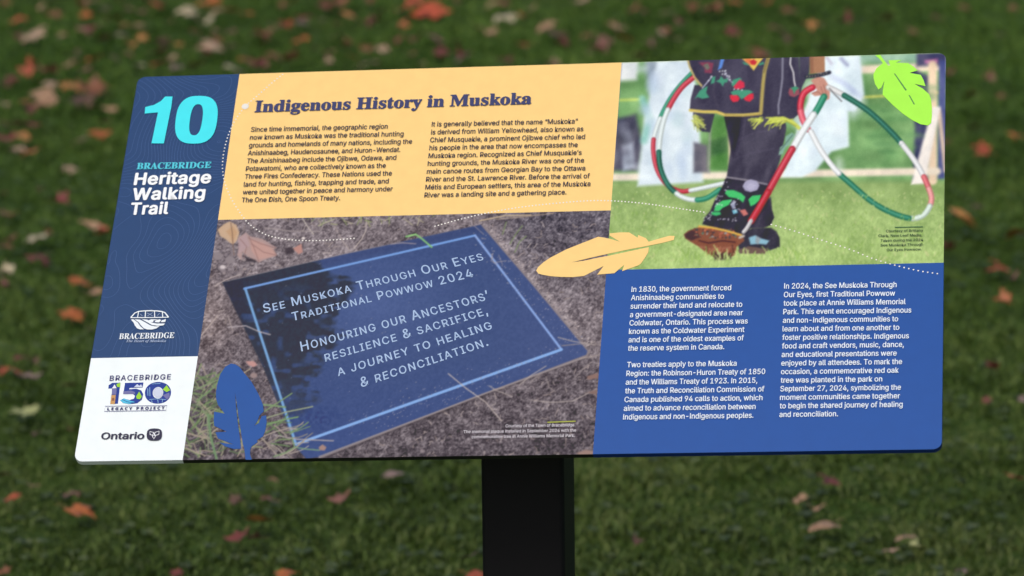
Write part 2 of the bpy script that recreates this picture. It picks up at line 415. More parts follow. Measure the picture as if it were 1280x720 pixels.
def paint_plaque():
    cv = Canvas(U1, U2, 0, VY, 520, 330); X, Y = cv.X, cv.Y
    # earth and dry roots round the stone
    base = np.empty(X.shape + (3,)); base[:] = (126, 117, 121)
    cv.C[:] = base
    cv.mixin(np.clip((Y - 380) / 160, 0, 1) * .85, (84, 77, 83))
    cv.mixin(np.clip((X - 600) / 60, 0, 1) * np.clip((400 - Y) / 120, 0, 1) * .7, (86, 83, 94))
    cv.mixin(np.clip((300 - X) / 30, 0, 1) * np.clip((Y - 330) / 60, 0, 1) * np.clip((470 - Y) / 60, 0, 1) * .6, (122, 108, 106))
    nz_ = (vnoise(X, Y, 1.5, 21) - .5) * 66 + (vnoise(X * .8 + Y * .5, Y - X * .3, 3.1, 22) - .5) * 46 + (vnoise(X, Y, 11, 23) - .5) * 34 + (vnoise(X, Y, 34, 24) - .5) * 22
    fil = np.clip(1 - np.abs(vnoise(X, Y, 3.4, 31) - .5) * 9, 0, 1) + np.clip(1 - np.abs(vnoise(X * .7 + Y * .7, Y * .7 - X * .7, 5.3, 32) - .5) * 12, 0, 1)
    cv.C += (nz_ * .95 + fil * 26 - 10)[..., None] * np.array([1, .98, .96])
    # lighter crumbled strip beside the stone
    st = Z(490, 260, 4.236, [(470, 85), (520, 95), (700, 300), (850, 470), (1000, 640), (1030, 720), (960, 690), (800, 480), (600, 250)])
    cv.poly(st, (158, 148, 150), 4, .55, 2)
    for _ in range(260):
        k = rp.random(); x = 603 + k * 128 + rp.uniform(1, 14); y = 284 + k * 150 + rp.uniform(-8, 6); cv.disc(x, y, rp.uniform(.5, 1.4), rp.uniform(.4, 1.1), rp.choice([(190, 180, 180), (92, 86, 92), (165, 152, 150)]), .5)
    # stones at the upper left
    for _ in range(70):
        x, y = rp.uniform(262, 318), rp.uniform(308, 352); q = rp.uniform(1, 3.4)
        cv.disc(x, y + .8, q * 1.1, q, (66, 60, 66), .8, .8); cv.disc(x, y, q, q * .8, rp.choice([(140, 130, 134), (118, 110, 116), (158, 146, 146)]), .6, .9)
    for x, y, q in [(278, 335, 4), (288, 325, 5), (273, 320, 5), (300, 343, 3)]: cv.disc(x, y, q * 1.2, q, (140, 131, 134), .8)
    cv.disc(279, 334, 3.4, 2.4, (206, 196, 196), .7); cv.disc(380, 298, 2.2, 1.6, (220, 212, 206), .6)
    for _ in range(1100):
        x, y = rp.uniform(235, 755), rp.uniform(266, 572); blade(cv, x, y, rp.uniform(2, 9), rp.uniform(0, 360), rp.uniform(.5, .9), rp.choice([(172, 158, 152), (152, 138, 130), (56, 50, 56), (140, 128, 130), (70, 62, 66), (186, 174, 168)]), .8)
    z1 = lambda p: Z(230, 260, 4.236, p); z2 = lambda p: Z(230, 420, 4.236, p); z3 = lambda p: Z(490, 260, 4.236, p); z4 = lambda p: Z(490, 420, 4.236, p)
    # fallen leaves and straw along the top
    cv.poly(z1([(180, 115), (215, 85), (245, 72), (280, 90), (296, 130), (285, 170), (262, 195), (240, 180), (222, 165), (195, 150)]), (196, 168, 140), .8)
    cv.poly(z1([(225, 125), (262, 95), (285, 130), (262, 185), (245, 150)]), (190, 154, 118), 1.2, .8)
    cv.line(z1([(250, 80), (258, 130), (262, 200), (268, 250)]), .9, (120, 96, 82))
    cv.poly(z1([(283, 250), (300, 200), (288, 160), (330, 130), (352, 150), (420, 165), (495, 212), (470, 222), (492, 255), (440, 270), (400, 290), (340, 255), (312, 235), (308, 280)]), (172, 148, 144), .8)
    cv.poly(z1([(352, 165), (420, 185), (480, 222), (495, 250), (440, 265), (395, 275), (360, 225)]), (190, 152, 142), 1.2, .85)
    cv.poly(z1([(288, 165), (330, 135), (350, 200), (310, 230), (290, 245)]), (176, 152, 154), 1, .8)
    for q in ([(345, 150), (375, 215), (400, 285)], [(360, 190), (425, 235), (490, 250)], [(300, 165), (335, 205), (318, 270)], [(345, 160), (410, 190), (490, 213)]): cv.line(z1(q), .8, (132, 100, 98), .6, .8)
    cv.poly(z1([(330, 262), (380, 275), (395, 290), (330, 282)]), (52, 46, 52), 1.2, .7)
    cv.poly(z1([(580, 215), (625, 190), (632, 235), (610, 245)]), (184, 138, 128), .8); cv.poly(z1([(530, 210), (575, 205), (590, 235), (545, 250)]), (58, 50, 56), 1.4, .8)
    for q, c_ in (([(630, 55), (655, 95), (690, 140)], (196, 188, 176)), ([(715, 95), (760, 75), (800, 58)], (176, 178, 140)), ([(970, 52), (968, 120), (945, 165), (905, 215)], (190, 178, 170)), ([(825, 140), (850, 185), (880, 220)], (170, 158, 152)), ([(430, 105), (560, 122), (720, 125)], (160, 150, 148)), ([(165, 415), (220, 382), (300, 352)], (182, 170, 166)), ([(95, 675), (140, 620), (180, 572)], (186, 172, 164))): cv.line(z1(q), 1.1, c_)
    for _ in range(26): x, y = rp.uniform(375, 545), rp.uniform(270, 284); blade(cv, x, y, rp.uniform(5, 14), rp.uniform(0, 180), .9, rp.choice([(138, 158, 96), (156, 162, 110), (176, 170, 140), (110, 128, 84)]))
    for q in ([(590, 140), (600, 110), (610, 75)], [(630, 190), (660, 140), (695, 95)], [(655, 235), (680, 180), (715, 150)]): cv.line(z3(q), 1.1, (122, 142, 96))
    cv.line(z3([(470, 68), (600, 42), (740, 38)]), 1.6, (186, 168, 142)); cv.line(z3([(560, 60), (700, 48), (860, 28)]), 1.1, (166, 150, 134))
    # the stone
    slab = [(278.5, 353), (430, 318), (602, 281), (668, 358), (735.5, 439), (734, 443.5), (608, 491), (510, 529), (400, 571.5), (384, 574), (371, 559), (330, 460)]
    cv.poly([(x + 2, y + 3) for x, y in slab], (58, 52, 58), 2, .7)
    cv.poly([(278.5, 353), (602, 281), (606, 282), (739, 440), (735, 447), (608, 493), (510, 531), (400, 574)], (136, 126, 128), .8)
    bx_ = cv._box(slab, 4); tmp = cv.C.copy()
    cv.poly(slab, (0, 0, 0), .7); msk = np.clip((tmp - cv.C).sum(-1) / np.maximum(tmp.sum(-1), 1), 0, 1)
    S = np.empty_like(cv.C); S[:] = (66, 83, 126)
    def mixS(a, c): 
        S[...] += (np.asarray(c, float) - S) * a[..., None]
    mixS(np.clip(1 - np.hypot((X - 470) / 120, (Y - 380) / 80), 0, 1) * .9, (80, 98, 145))
    mixS(np.clip((X - 600) / 90, 0, 1) * .6, (72, 87, 132))
    mixS(np.clip((Y - 440) / 100, 0, 1) * .6, (61, 79, 130))
    mixS(np.clip(1 - np.abs((Y - 281) - (602 - X) * .222 - 4) / 10, 0, 1) * .35, (58, 64, 100))
    # trees mirrored in the polished stone
    wob = (vnoise(X, Y, 16, 41) - .5) * 46 + (vnoise(X * .6, Y * 1.8, 7, 42) - .5) * 34 + (vnoise(X, Y, 3, 43) - .5) * 10
    edge = np.interp(Y, [290, 330, 345, 360, 385, 400, 420, 440, 470, 500, 530, 575], [372, 392, 430, 434, 418, 408, 430, 398, 386, 386, 356, 330])
    dark = np.clip((edge + wob * .7 - X) / 14 + .3, 0, 1)
    hol = np.clip((vnoise(X, Y * 1.3, 9, 44) - .6) * 4, 0, 1) * np.clip((Y - 350) / 40, 0, 1)
    mixS(dark * (1 - hol * .75) * np.clip((560 - Y) / 90, 0.25, 1) * .92, (52, 57, 68))
    mixS(np.clip((312 - X) / 20, 0, 1) * .6, (44, 50, 66))
    mixS(np.clip(1 - np.hypot((X - 395) / 45, (Y - 523) / 22), 0, 1) * np.clip((vnoise(X, Y, 3, 46) - .3) * 2, 0, 1) * .8, (40, 58, 108))
    S += ((vnoise(X, Y, 2.2, 45) - .5) * 9)[..., None]
    cv.C[:] = tmp; cv.C += (S - cv.C) * msk[..., None]
    cv.line([(400, 571), (510, 529), (608, 491.5), (732, 446.5)], 1.2, (150, 142, 142)); cv.line([(283, 352), (430, 318), (500, 303)], .9, (140, 134, 140), .6, .7)
    # inlaid border line
    BL = (132, 172, 226)
    cv.line([(371, 556), (307.5, 361.5)], 3.1, (120, 166, 214)); cv.line([(306, 361), (595, 294.5)], 2.6, (118, 158, 218)); cv.line([(595, 294.5), (703, 437)], 2.6, (138, 168, 222)); cv.line([(703, 437), (374, 554.5)], 3.4, BL)
    # grit on the stone
    for _ in range(420):
        k = rp.random()
        if k < .55: s_ = rp.random(); x = 440 + s_ * 290 + rp.gauss(0, 6); y = 520 - s_ * 100 + rp.uniform(0, 26) + rp.gauss(0, 5)
        elif k < .85: s_ = rp.random(); x = 588 + s_ * 130 + rp.uniform(-14, 14); y = 292 + s_ * 135 + rp.uniform(-8, 8)
        else: x, y = rp.uniform(320, 640), rp.uniform(330, 520)
        if (y - 281) < (602 - x) * .222 or y > 572 - (x - 400) * .407: continue
        cv.disc(x, y, rp.uniform(.35, .8), rp.uniform(.35, .7), rp.choice([(150, 150, 168), (120, 128, 160), (168, 160, 160)]), .5, .8)
    for q in ([(440, 95), (490, 140)], [(480, 160), (500, 165)], [(530, 245), (545, 290), (610, 280)], [(540, 240), (530, 280), (560, 300)], [(570, 250), (590, 300)]): cv.line(z3(q), .9, (158, 150, 156), .6, .8)
    cv.line(z3([(80, 152), (130, 140), (165, 165), (215, 208)]), 2.0, (132, 190, 118)); cv.line(z3([(130, 140), (95, 150)]), 1.4, (150, 200, 130)); cv.line(z3([(0, 192), (60, 185), (130, 190)]), 1.2, (150, 142, 150))
    cv.line(z1([(235, 632), (330, 625), (400, 655), (460, 672)]), 1.3, (176, 168, 172)); cv.line(z1([(235, 570), (250, 620), (262, 650)]), 1.1, (170, 158, 154))
    cv.line(z4([(303, 200), (400, 280), (500, 350), (585, 450)]), 1.1, (196, 184, 176))
    for q in ([(520, 265), (560, 290), (640, 320)], [(540, 285), (600, 275)], [(680, 260), (740, 210), (820, 160)], [(740, 245), (790, 200)], [(740, 340), (850, 352), (960, 345), (1090, 280)], [(820, 215), (835, 270), (870, 295)], [(885, 8), (960, 28), (1080, 48)], [(905, 52), (1000, 42), (1110, 45)], [(1000, 120), (1060, 110), (1100, 100)], [(975, 220), (1030, 160), (1060, 140)]): cv.line(z4(q), 1.2, rp.choice([(164, 152, 146), (150, 140, 138), (176, 166, 160)]), .7, .85)
    cv.poly(z4([(1035, 215), (1095, 195), (1098, 222), (1045, 232)]), (138, 112, 104), .8); cv.poly(z4([(1040, 300), (1090, 282), (1088, 312)]), (130, 108, 102), .8); cv.poly(z4([(980, 620), (1030, 602), (1072, 608), (1068, 632), (1000, 632)]), (150, 126, 116), .9)
    cv.disc(250, 566, 4, 2.4, (150, 140, 144), .9); cv.disc(529, 564, 3.2, 2.2, (140, 130, 134), .9)
    cv.poly(z2([(330, 135), (375, 135), (392, 155), (370, 165), (345, 155)]), (190, 146, 140), .7); cv.disc(318, 469.5, 4.4, 3.4, (150, 132, 130), .8)
    cv.poly(z2([(718, 590), (738, 575), (758, 590), (750, 608), (722, 606)]), (158, 130, 122), .7)
    # grass and straw over the lower left corner
    for _ in range(150):
        x = rp.uniform(232, 300); y = rp.uniform(470, 572); blade(cv, x, y, rp.uniform(8, 34), rp.choice([rp.uniform(10, 70), rp.uniform(95, 175)]), rp.uniform(.9, 2.0), rp.choice([(112, 136, 92), (132, 148, 108), (96, 116, 84), (150, 148, 124), (164, 152, 136), (82, 92, 72)]), .3)
    for _ in range(44):
        x = rp.uniform(300, 366); y = rp.uniform(528, 572); blade(cv, x, y, rp.uniform(12, 40), rp.choice([rp.uniform(-8, 45), rp.uniform(120, 175)]), rp.uniform(.9, 1.7), rp.choice([(122, 148, 100), (160, 150, 138), (146, 138, 126), (104, 132, 88), (178, 168, 156)]), .3)
    for q, wd, c_ in (([(420, 365), (480, 370), (540, 378)], 2, (126, 156, 112)), ([(430, 400), (500, 355), (575, 305)], 1.5, (124, 150, 104)), ([(440, 435), (540, 405), (685, 375)], 1.6, (150, 160, 130)), ([(445, 470), (530, 445), (608, 430)], 1.7, (122, 156, 104)), ([(395, 545), (480, 510), (560, 490), (600, 495)], 1.4, (170, 160, 150)), ([(480, 525), (600, 548), (795, 556)], 1.4, (168, 160, 160)), ([(590, 590), (650, 600), (720, 606)], 1.5, (118, 150, 118)), ([(480, 640), (540, 620), (590, 590), (575, 540)], 1.6, (124, 152, 110)), ([(130, 420), (145, 540), (175, 650)], 3, (112, 142, 104)), ([(30, 290), (90, 370), (125, 430), (132, 600)], 1.4, (138, 146, 120)), ([(55, 290), (130, 255), (188, 232)], 1.6, (128, 150, 108)), ([(70, 345), (140, 290), (185, 240)], 1.8, (116, 146, 100))): cv.line(z2(q), wd, c_)
    cv.soften(.6)
    cv.build('plaque_photograph', m_photo, label='printed photograph of a blue stone plaque set in earth')

def tube(cv, pts, wd, cols):
    """pts: polyline; cols: list of (start fraction, colour) of a taped hoop"""
    p = np.array(pts, float)
    q = [p[0]]
    for i in range(len(p) - 1):
        a = p[max(i - 1, 0)]; b_ = p[i]; c_ = p[i + 1]; d2 = p[min(i + 2, len(p) - 1)]
        for k in range(1, 7):
            t_ = k / 6; q.append(.5 * ((2 * b_) + (c_ - a) * t_ + (2 * a - 5 * b_ + 4 * c_ - d2) * t_ ** 2 + (3 * b_ - a - 3 * c_ + d2) * t_ ** 3))
    q = np.array(q); L = np.r_[0, np.cumsum(np.hypot(*np.diff(q, axis=0).T))]; L /= L[-1]
    cols = cols + [(1.0001, None)]
    for (f0, c_), (f1, _) in zip(cols[:-1], cols[1:]):
        s_ = [tuple(np.array([np.interp(f, L, q[:, 0]), np.interp(f, L, q[:, 1])])) for f in np.linspace(f0, min(f1, 1), 14)]
        c_ = np.array(c_, float)
        cv.line(s_, wd, c_ * .78, .6); cv.line([(x - .5, y - .4) for x, y in s_], wd * .62, c_, .8); cv.line([(x - .8, y - .7) for x, y in s_], wd * .2, c_ * .6 + 100, .7, .6)

def paint_dancer():
    cv = Canvas(U2, PW, VB, PH, 440, 286); X, Y = cv.X, cv.Y
    cv.C[:] = (118, 162, 104)
    cv.C += ((vnoise(X, Y * 2, 26, 60) - .5) * 46)[..., None] * np.array([.8, 1, .7])
    cv.mixin(np.clip((84 - Y) / 10, 0, 1) * (X > 1040) * .8, (160, 196, 180))
    # mown field
    gm = np.clip((Y - 222) / 9, 0, 1)
    gc = np.empty_like(cv.C); gc[:] = (142, 170, 106)
    gc += (np.clip((Y - 225) / 90, 0, 1))[..., None] * np.array([26, 26, 16])
    gc += ((vnoise(X, Y, 30, 61) - .5) * 30 + (vnoise(X, Y, 7, 62) - .5) * 22 + (vnoise(X * 1.5, Y * .7, 1.7, 63) - .5) * 34 * np.clip((Y - 226) / 60, 0.15, 1))[..., None] * np.array([1, .95, .8])
    cv.C += (gc - cv.C) * gm[..., None]
    CR = (238, 222, 196); LB = (218, 233, 240)
    # blurred things behind the dancer
    cv.poly([(772, 74), (800, 74), (797, 100), (772, 102)], (232, 238, 236), 3)
    cv.poly([(806, 70), (828, 70), (826, 120), (812, 118)], (158, 166, 196), 4, .8)
    cv.line([(760, 126), (803, 124.5)], 2.4, (206, 222, 110), 1)
    cv.poly([(766, 150), (796, 143), (804, 180), (800, 214), (766, 214)], (86, 86, 102), 3)
    cv.poly([(779, 182), (792, 178), (795, 210), (780, 214)], (180, 190, 206), 3)
    cv.line([(752, 222), (916, 219.5)], 9, (232, 222, 202), 1.6)
    cv.poly([(824, 70), (862, 70), (872, 110), (880, 228), (798, 233), (806, 150)], LB, 2.5)
    cv.line([(804, 124), (814, 150), (806, 176)], 9, (148, 204, 192), 2.5, .9); cv.line([(838, 80), (846, 150), (840, 220)], 12, (228, 242, 246), 5, .8)
    cv.poly([(868, 178), (886, 182), (888, 216), (868, 216)], (108, 106, 116), 2); cv.poly([(886, 146), (914, 146), (912, 212), (886, 212)], (92, 142, 76), 2); cv.poly([(888, 176), (912, 170), (910, 190), (889, 196)], (66, 100, 66), 3, .7)
    cv.line([(913, 150), (913.5, 216)], 3.4, (226, 208, 178), .9); cv.line([(889, 150), (887, 216)], 2, (160, 158, 158), 1)
    cv.line([(1066, 88), (1174, 84)], 10, CR, 1.8); cv.line([(1073, 122.5), (1186, 115.5)], 2.6, (214, 214, 108), 1)
    cv.poly([(1146, 66), (1188, 66), (1188, 82), (1146, 84)], (78, 78, 108), 2.5); cv.poly([(1156, 76), (1172, 74), (1173, 79), (1157, 80)], (190, 118, 164), 1.5)
    cv.poly([(1134, 84), (1162, 96), (1160, 228), (1141, 228), (1144, 160)], (64, 68, 98), 2.5)
    cv.poly([(1174, 76), (1190, 76), (1190, 224), (1172, 224)], (84, 92, 142), 2)
    cv.line([(1166, 82), (1166, 226)], 11, (236, 212, 180), 1.8)
    cv.line([(960, 218), (1172, 214.5)], 9, (236, 224, 202), 1.6)
    cv.line([(1174, 138), (1182, 214)], 5, (220, 196, 172), 1.5); cv.poly([(1166, 134), (1176, 134), (1156, 230), (1139, 231)], (246, 240, 230), 1.4)
    cv.poly([(1032, 66), (1075, 66), (1081, 118), (1070, 140), (1061, 140), (1062, 184), (1040, 190), (1020, 214), (1003, 222), (978, 222), (985, 205), (991, 180)], (226, 243, 247), 1.6)
    cv.line([(1040, 96), (1058, 106), (1076, 122)], 7, (192, 206, 232), 2.6, .8); cv.line([(1052, 74), (1060, 82)], 4, (140, 146, 184), 1.6, .8); cv.line([(1034, 72), (1040, 80)], 3, (150, 130, 160), 1.2, .7)
    mot = np.clip((230 - Y) / 8, 0, 1)
    cv.C += (((vnoise(X, Y, 6, 71) - .5) * 14 + (vnoise(X, Y * .6, 15, 72) - .5) * 30) * mot)[..., None] * np.array([1.1, 1, .8])
    for _ in range(26): x, y = rp.uniform(800, 876), rp.uniform(80, 225); cv.disc(x, y, rp.uniform(3, 8), rp.uniform(4, 14), rp.choice([(196, 214, 232), (232, 244, 248), (184, 204, 226), (214, 226, 238), (190, 216, 220)]), 4, .55)
    for _ in range(16): x, y = rp.uniform(764, 800), rp.uniform(150, 212); cv.disc(x, y, rp.uniform(2, 6), rp.uniform(3, 9), rp.choice([(70, 70, 84), (110, 108, 122), (140, 146, 162), (60, 62, 72)]), 5, .5)
    for _ in range(22): x, y = rp.uniform(995, 1076), rp.uniform(78, 215); cv.disc(x, y, rp.uniform(4, 10), rp.uniform(4, 12), rp.choice([(214, 228, 240), (236, 248, 250), (222, 236, 244)]), 5, .5)
    for _ in range(30): x, y = rp.uniform(1078, 1160), rp.uniform(95, 205); cv.disc(x, y, rp.uniform(8, 20), rp.uniform(2, 5), rp.choice([(96, 146, 92), (132, 172, 122), (116, 160, 104), (84, 130, 84)]), 3, .5)
    for k in range(2):
        for ax_ in (0, 1): cv.C[:] = (cv.C + np.roll(cv.C, 1, ax_) + np.roll(cv.C, -1, ax_)) / 3 * mot[..., None] + cv.C * (1 - mot[..., None])
    z5 = lambda p: Z(840, 60, 5.144, p); z6 = lambda p: Z(840, 200, 5.144, p); zr = lambda p: Z(960, 60, 2.571, p); zl = lambda p: Z(760, 60, 2.571, p); z7 = lambda p: Z(990, 60, 5.145, p)
    K = (74, 71, 86); RED = (206, 72, 86); GRN = (58, 150, 116); DG = (44, 112, 92); WH = (226, 240, 238)
    # hoop at the left, behind the body
    tube(cv, zl([(272, 82), (226, 132), (188, 190), (158, 262), (148, 320), (160, 390), (192, 440), (232, 460), (270, 458), (372, 436)]), 5.6, [(0, GRN), (.3, WH), (.42, RED), (.74, (200, 60, 74)), (.82, WH)])
    tube(cv, zl([(282, 92), (240, 128), (205, 180), (182, 235), (168, 310), (170, 380), (195, 440), (232, 474), (272, 488), (318, 484), (362, 456)]), 6.4, [(0, RED), (.24, WH), (.48, DG), (.74, WH), (.86, GRN)])
    # far leg and shoe
    cv.poly(z6([(500, 440), (640, 235), (648, 320), (662, 370), (640, 420), (590, 440)]), (62, 58, 72), .8)
    cv.poly(z6([(424, 520), (470, 470), (520, 440), (640, 436), (676, 460), (696, 500), (698, 560), (640, 580), (560, 600), (440, 600)]), (56, 54, 66), .8)
    cv.poly(z6([(425, 580), (500, 555), (620, 575), (600, 605), (440, 602)]), (112, 92, 84), .8)
    cv.poly(z6([(498, 500), (540, 485), (575, 505), (630, 520), (610, 545), (560, 540), (510, 545)]), (140, 186, 204), .9); cv.poly(z6([(545, 490), (575, 505), (560, 545), (540, 530)]), (150, 156, 160), .8, .8)
    # near leg
    cv.poly([(905, 140), (980, 138), (984, 160), (976, 200), (965, 232), (935, 230), (909, 223), (914, 190), (916, 170)], K, .7)
    cv.poly([(905, 140), (928, 140), (925, 168), (917, 200), (913, 180)], (54, 50, 66), 1.2)
    for q in ([(925, 175), (945, 166), (968, 164)], [(918, 200), (938, 192), (968, 186)], [(932, 148), (930, 170), (922, 195)]): cv.line(q, 1.4, (88, 84, 102), 1.2, .7)
    cv.poly(z6([(345, 125), (370, 105), (610, 150), (640, 170), (620, 300), (540, 400), (480, 480), (450, 490), (300, 440), (200, 415), (215, 370), (250, 330), (280, 260), (330, 170)]), (52, 48, 62), .7)
    cv.line(z6([(358, 112), (480, 130), (615, 158)]), 2.2, (140, 136, 146)); cv.poly(z6([(458, 170), (475, 140), (510, 126), (550, 136), (567, 165), (552, 195), (510, 208), (475, 198)]), (168, 166, 192), .7); cv.poly(z6([(480, 172), (510, 146), (545, 160), (530, 190), (500, 195)]), (186, 184, 208), 1.4, .8)
    LG = (76, 196, 112)
    cv.poly(z6([(355, 195), (400, 195), (450, 215), (476, 240), (462, 275), (430, 250), (400, 245), (370, 240), (345, 215)]), LG, .6)
    cv.poly(z6([(275, 330), (285, 290), (330, 262), (395, 252), (370, 290), (330, 310), (310, 330)]), LG, .6); cv.poly(z6([(260, 335), (315, 335), (320, 352), (290, 360), (258, 352)]), (70, 184, 110), .6)
    cv.poly(z6([(495, 255), (520, 232), (578, 225), (565, 260), (540, 285), (510, 300)]), LG, .6)
    cv.poly(z6([(390, 325), (420, 318), (428, 340), (400, 350)]), (120, 186, 206), .6); cv.poly(z6([(440, 325), (475, 318), (495, 350), (465, 362)]), (200, 120, 112), .7); cv.poly(z6([(380, 285), (400, 260), (412, 275), (410, 312), (395, 318)]), (150, 156, 180), .6)
    for _ in range(74):
        x, y = rp.choice([(rp.uniform(210, 265), rp.uniform(335, 400)), (rp.uniform(325, 365), rp.uniform(140, 225)), (rp.uniform(380, 440), rp.uniform(250, 330)), (rp.uniform(300, 420), rp.uniform(365, 400)), (rp.uniform(280, 330), rp.uniform(225, 300))])
        if rp.random() < .75: cv.disc(840 + x / 5.144, 200 + y / 5.144, .7, .7, (222, 226, 232), .45)
    dk = np.clip((110 - cv.C.sum(-1) / 3) / 30, 0, 1) * (Y > 138)
    cv.C += (((vnoise(X * 1.4 + Y * .4, Y * .5, 9, 81) - .5) * 26 + (vnoise(X, Y, 1.4, 82) - .5) * 9) * dk)[..., None]
    # near moccasin
    cv.poly(z6([(80, 480), (110, 455), (180, 432), (300, 440), (460, 490), (470, 520), (420, 560), (415, 610), (380, 625), (300, 640), (215, 590), (180, 560), (120, 525), (90, 505)]), (136, 84, 64), .8)
    cv.poly(z6([(85, 480), (130, 452), (170, 460), (180, 500), (130, 520), (95, 505)]), (70, 50, 56), 1.2, .9); cv.poly(z6([(270, 590), (390, 600), (385, 640), (280, 645)]), (64, 50, 52), 1.4, .8)
    cv.line(z6([(180, 520), (240, 535), (330, 520), (410, 530)]), 1.8, (76, 46, 44), .8); cv.line(z6([(190, 560), (280, 575), (400, 560)]), 2.6, (158, 104, 84), 1, .8)
    for _ in range(12): x = rp.uniform(195, 400); cv.line(z6([(x, rp.uniform(545, 575)), (x + rp.uniform(-30, 30), rp.uniform(590, 620))]), rp.uniform(.8, 1.6), rp.choice([(96, 58, 50), (166, 110, 86), (74, 46, 44), (186, 128, 96)]), .7, .8)
    for _ in range(54): cv.disc(840 + rp.uniform(150, 420) / 5.144, 200 + rp.uniform(440, 505) / 5.144, rp.uniform(.8, 2.0), rp.uniform(.6, 1.5), rp.choice([(214, 118, 84), (92, 140, 116), (60, 70, 80), (190, 104, 84), (104, 160, 130), (84, 52, 52), (70, 60, 66), (150, 170, 176)]), .6, .9)
    cv.line(z6([(180, 428), (260, 436), (350, 455), (450, 484)]), 2.6, (220, 178, 84)); cv.line(z6([(440, 500), (465, 490)]), 3, (190, 182, 170), .8)
    # waistcoat
    cv.poly(z5([(105, 60), (820, 60), (830, 300), (815, 430), (760, 480), (700, 450), (560, 440), (345, 440), (290, 415), (120, 400), (125, 330), (150, 240), (190, 240), (130, 150)]), (72, 69, 86), .7)
    cv.poly([(1000, 66), (1014, 66), (1012, 92), (1003, 110), (1000, 128)], (72, 69, 86), .8)
    cv.poly(z5([(140, 415), (280, 425), (250, 545), (200, 540), (150, 500)]), (70, 68, 82), .8)
    cv.line(z5([(280, 220), (270, 290), (300, 380), (330, 420)]), 2, (84, 80, 96), 1.2, .8); cv.line(z5([(470, 120), (520, 250), (560, 380)]), 5, (72, 68, 86), 2, .7)
    cv.line(z5([(105, 70), (118, 120), (150, 190), (195, 245)]), 2.4, (190, 174, 116)); cv.line(z5([(122, 402), (210, 412), (290, 412), (345, 432), (460, 434), (576, 424)]), 3.6, (212, 192, 104)); cv.line(z5([(345, 430), (460, 437), (576, 428)]), 1.2, (168, 148, 84))
    cv.line(z5([(625, 60), (600, 150), (590, 230), (582, 330), (576, 415)]), 4.4, (176, 160, 96), .9); cv.line(z5([(622, 70), (596, 160)]), 1.4, (120, 108, 72))
    cv.line(z5([(716, 65), (714, 200), (700, 310), (688, 370), (690, 425)]), 2.2, (140, 140, 156), .8); cv.line(z5([(768, 65), (764, 105), (785, 160), (790, 215), (798, 252)]), 1.6, (228, 228, 228), .6)
    cv.poly(z5([(752, 290), (760, 262), (800, 250), (822, 258), (824, 300), (790, 318), (762, 310)]), (150, 86, 96), .8); cv.poly(z5([(765, 260), (800, 248), (822, 262), (800, 275), (790, 300), (780, 272)]), (72, 150, 116), .7)
    cv.poly(z5([(300, 145), (320, 65), (345, 65), (325, 130)]), (98, 140, 214), .7)
    cv.poly(z5([(178, 95), (215, 130), (215, 160), (260, 165), (272, 100), (240, 92)]), (150, 70, 90), 1, .8); cv.poly(z5([(205, 112), (235, 100), (250, 130), (230, 145)]), (110, 130, 110), .9, .8)
    cv.poly(z5([(455, 70), (592, 66), (560, 105), (530, 148), (500, 110)]), (224, 196, 96), .7); cv.poly(z5([(470, 72), (510, 68), (520, 105), (495, 112)]), (226, 128, 80), .7); cv.poly(z5([(505, 85), (530, 74), (552, 90), (540, 112), (515, 110)]), (198, 60, 66), .6); cv.poly(z5([(455, 90), (490, 100), (505, 115), (470, 108)]), (76, 150, 120), .6); cv.poly(z5([(560, 105), (592, 90), (598, 105), (565, 115)]), (76, 150, 120), .6)
    G2 = (78, 154, 124)
    cv.poly(z5([(285, 215), (310, 205), (320, 182), (340, 205), (366, 195), (362, 220), (342, 226), (332, 250), (318, 228)]), G2, .6); cv.poly(z5([(262, 190), (285, 182), (278, 225), (255, 235)]), G2, .6)
    cv.poly(z5([(150, 330), (185, 275), (235, 245), (225, 290), (245, 320), (200, 328), (170, 316)]), G2, .6); cv.line(z5([(200, 260), (230, 225), (262, 185)]), 1.2, (196, 200, 222))
    cv.poly(z5([(386, 235), (395, 208), (440, 192), (455, 205), (430, 230), (408, 265)]), G2, .6); cv.poly(z5([(400, 250), (440, 205), (470, 225), (472, 255), (440, 268), (412, 266)]), (210, 62, 84), .6)
    cv.poly(z5([(376, 305), (420, 300), (440, 325), (430, 345), (398, 350), (380, 330)]), (216, 60, 76), .6); cv.poly(z5([(465, 325), (500, 295), (528, 295), (530, 325), (505, 348), (478, 340)]), (216, 60, 76), .6); cv.poly(z5([(382, 285), (420, 272), (500, 272), (528, 285), (490, 305), (465, 325), (450, 330), (430, 305), (395, 305)]), G2, .6)
    for x, y in [(312, 152), (330, 150), (345, 150), (352, 165), (360, 180), (372, 182), (345, 172), (330, 170), (378, 205), (405, 268), (430, 266), (455, 272), (350, 148), (240, 212), (258, 185), (375, 190)]: cv.disc(840 + x / 5.144, 60 + y / 5.144, .9, .9, (226, 232, 238), .5)
    cv.line(z5([(345, 160), (370, 205), (395, 225)]), 1.0, (190, 190, 214))
    dk = np.clip((105 - cv.C.sum(-1) / 3) / 25, 0, 1) * (Y < 146) * (X > 858) * (X < 1012)
    cv.C += (((vnoise(X * 1.2, Y * .5, 12, 83) - .5) * 22 + (vnoise(X, Y, 1.5, 84) - .5) * 8) * dk)[..., None]
    # leaf-green fringe at the cuffs and hem
    for _ in range(48):
        x, y = 840 + rp.uniform(560, 780) / 5.144, 60 + rp.uniform(445, 480) / 5.144; blade(cv, x, y, rp.uniform(6, 16), rp.uniform(165, 235), rp.uniform(.8, 1.4), rp.choice([(206, 218, 96), (186, 200, 84), (224, 230, 124), (150, 166, 70)]), .3)
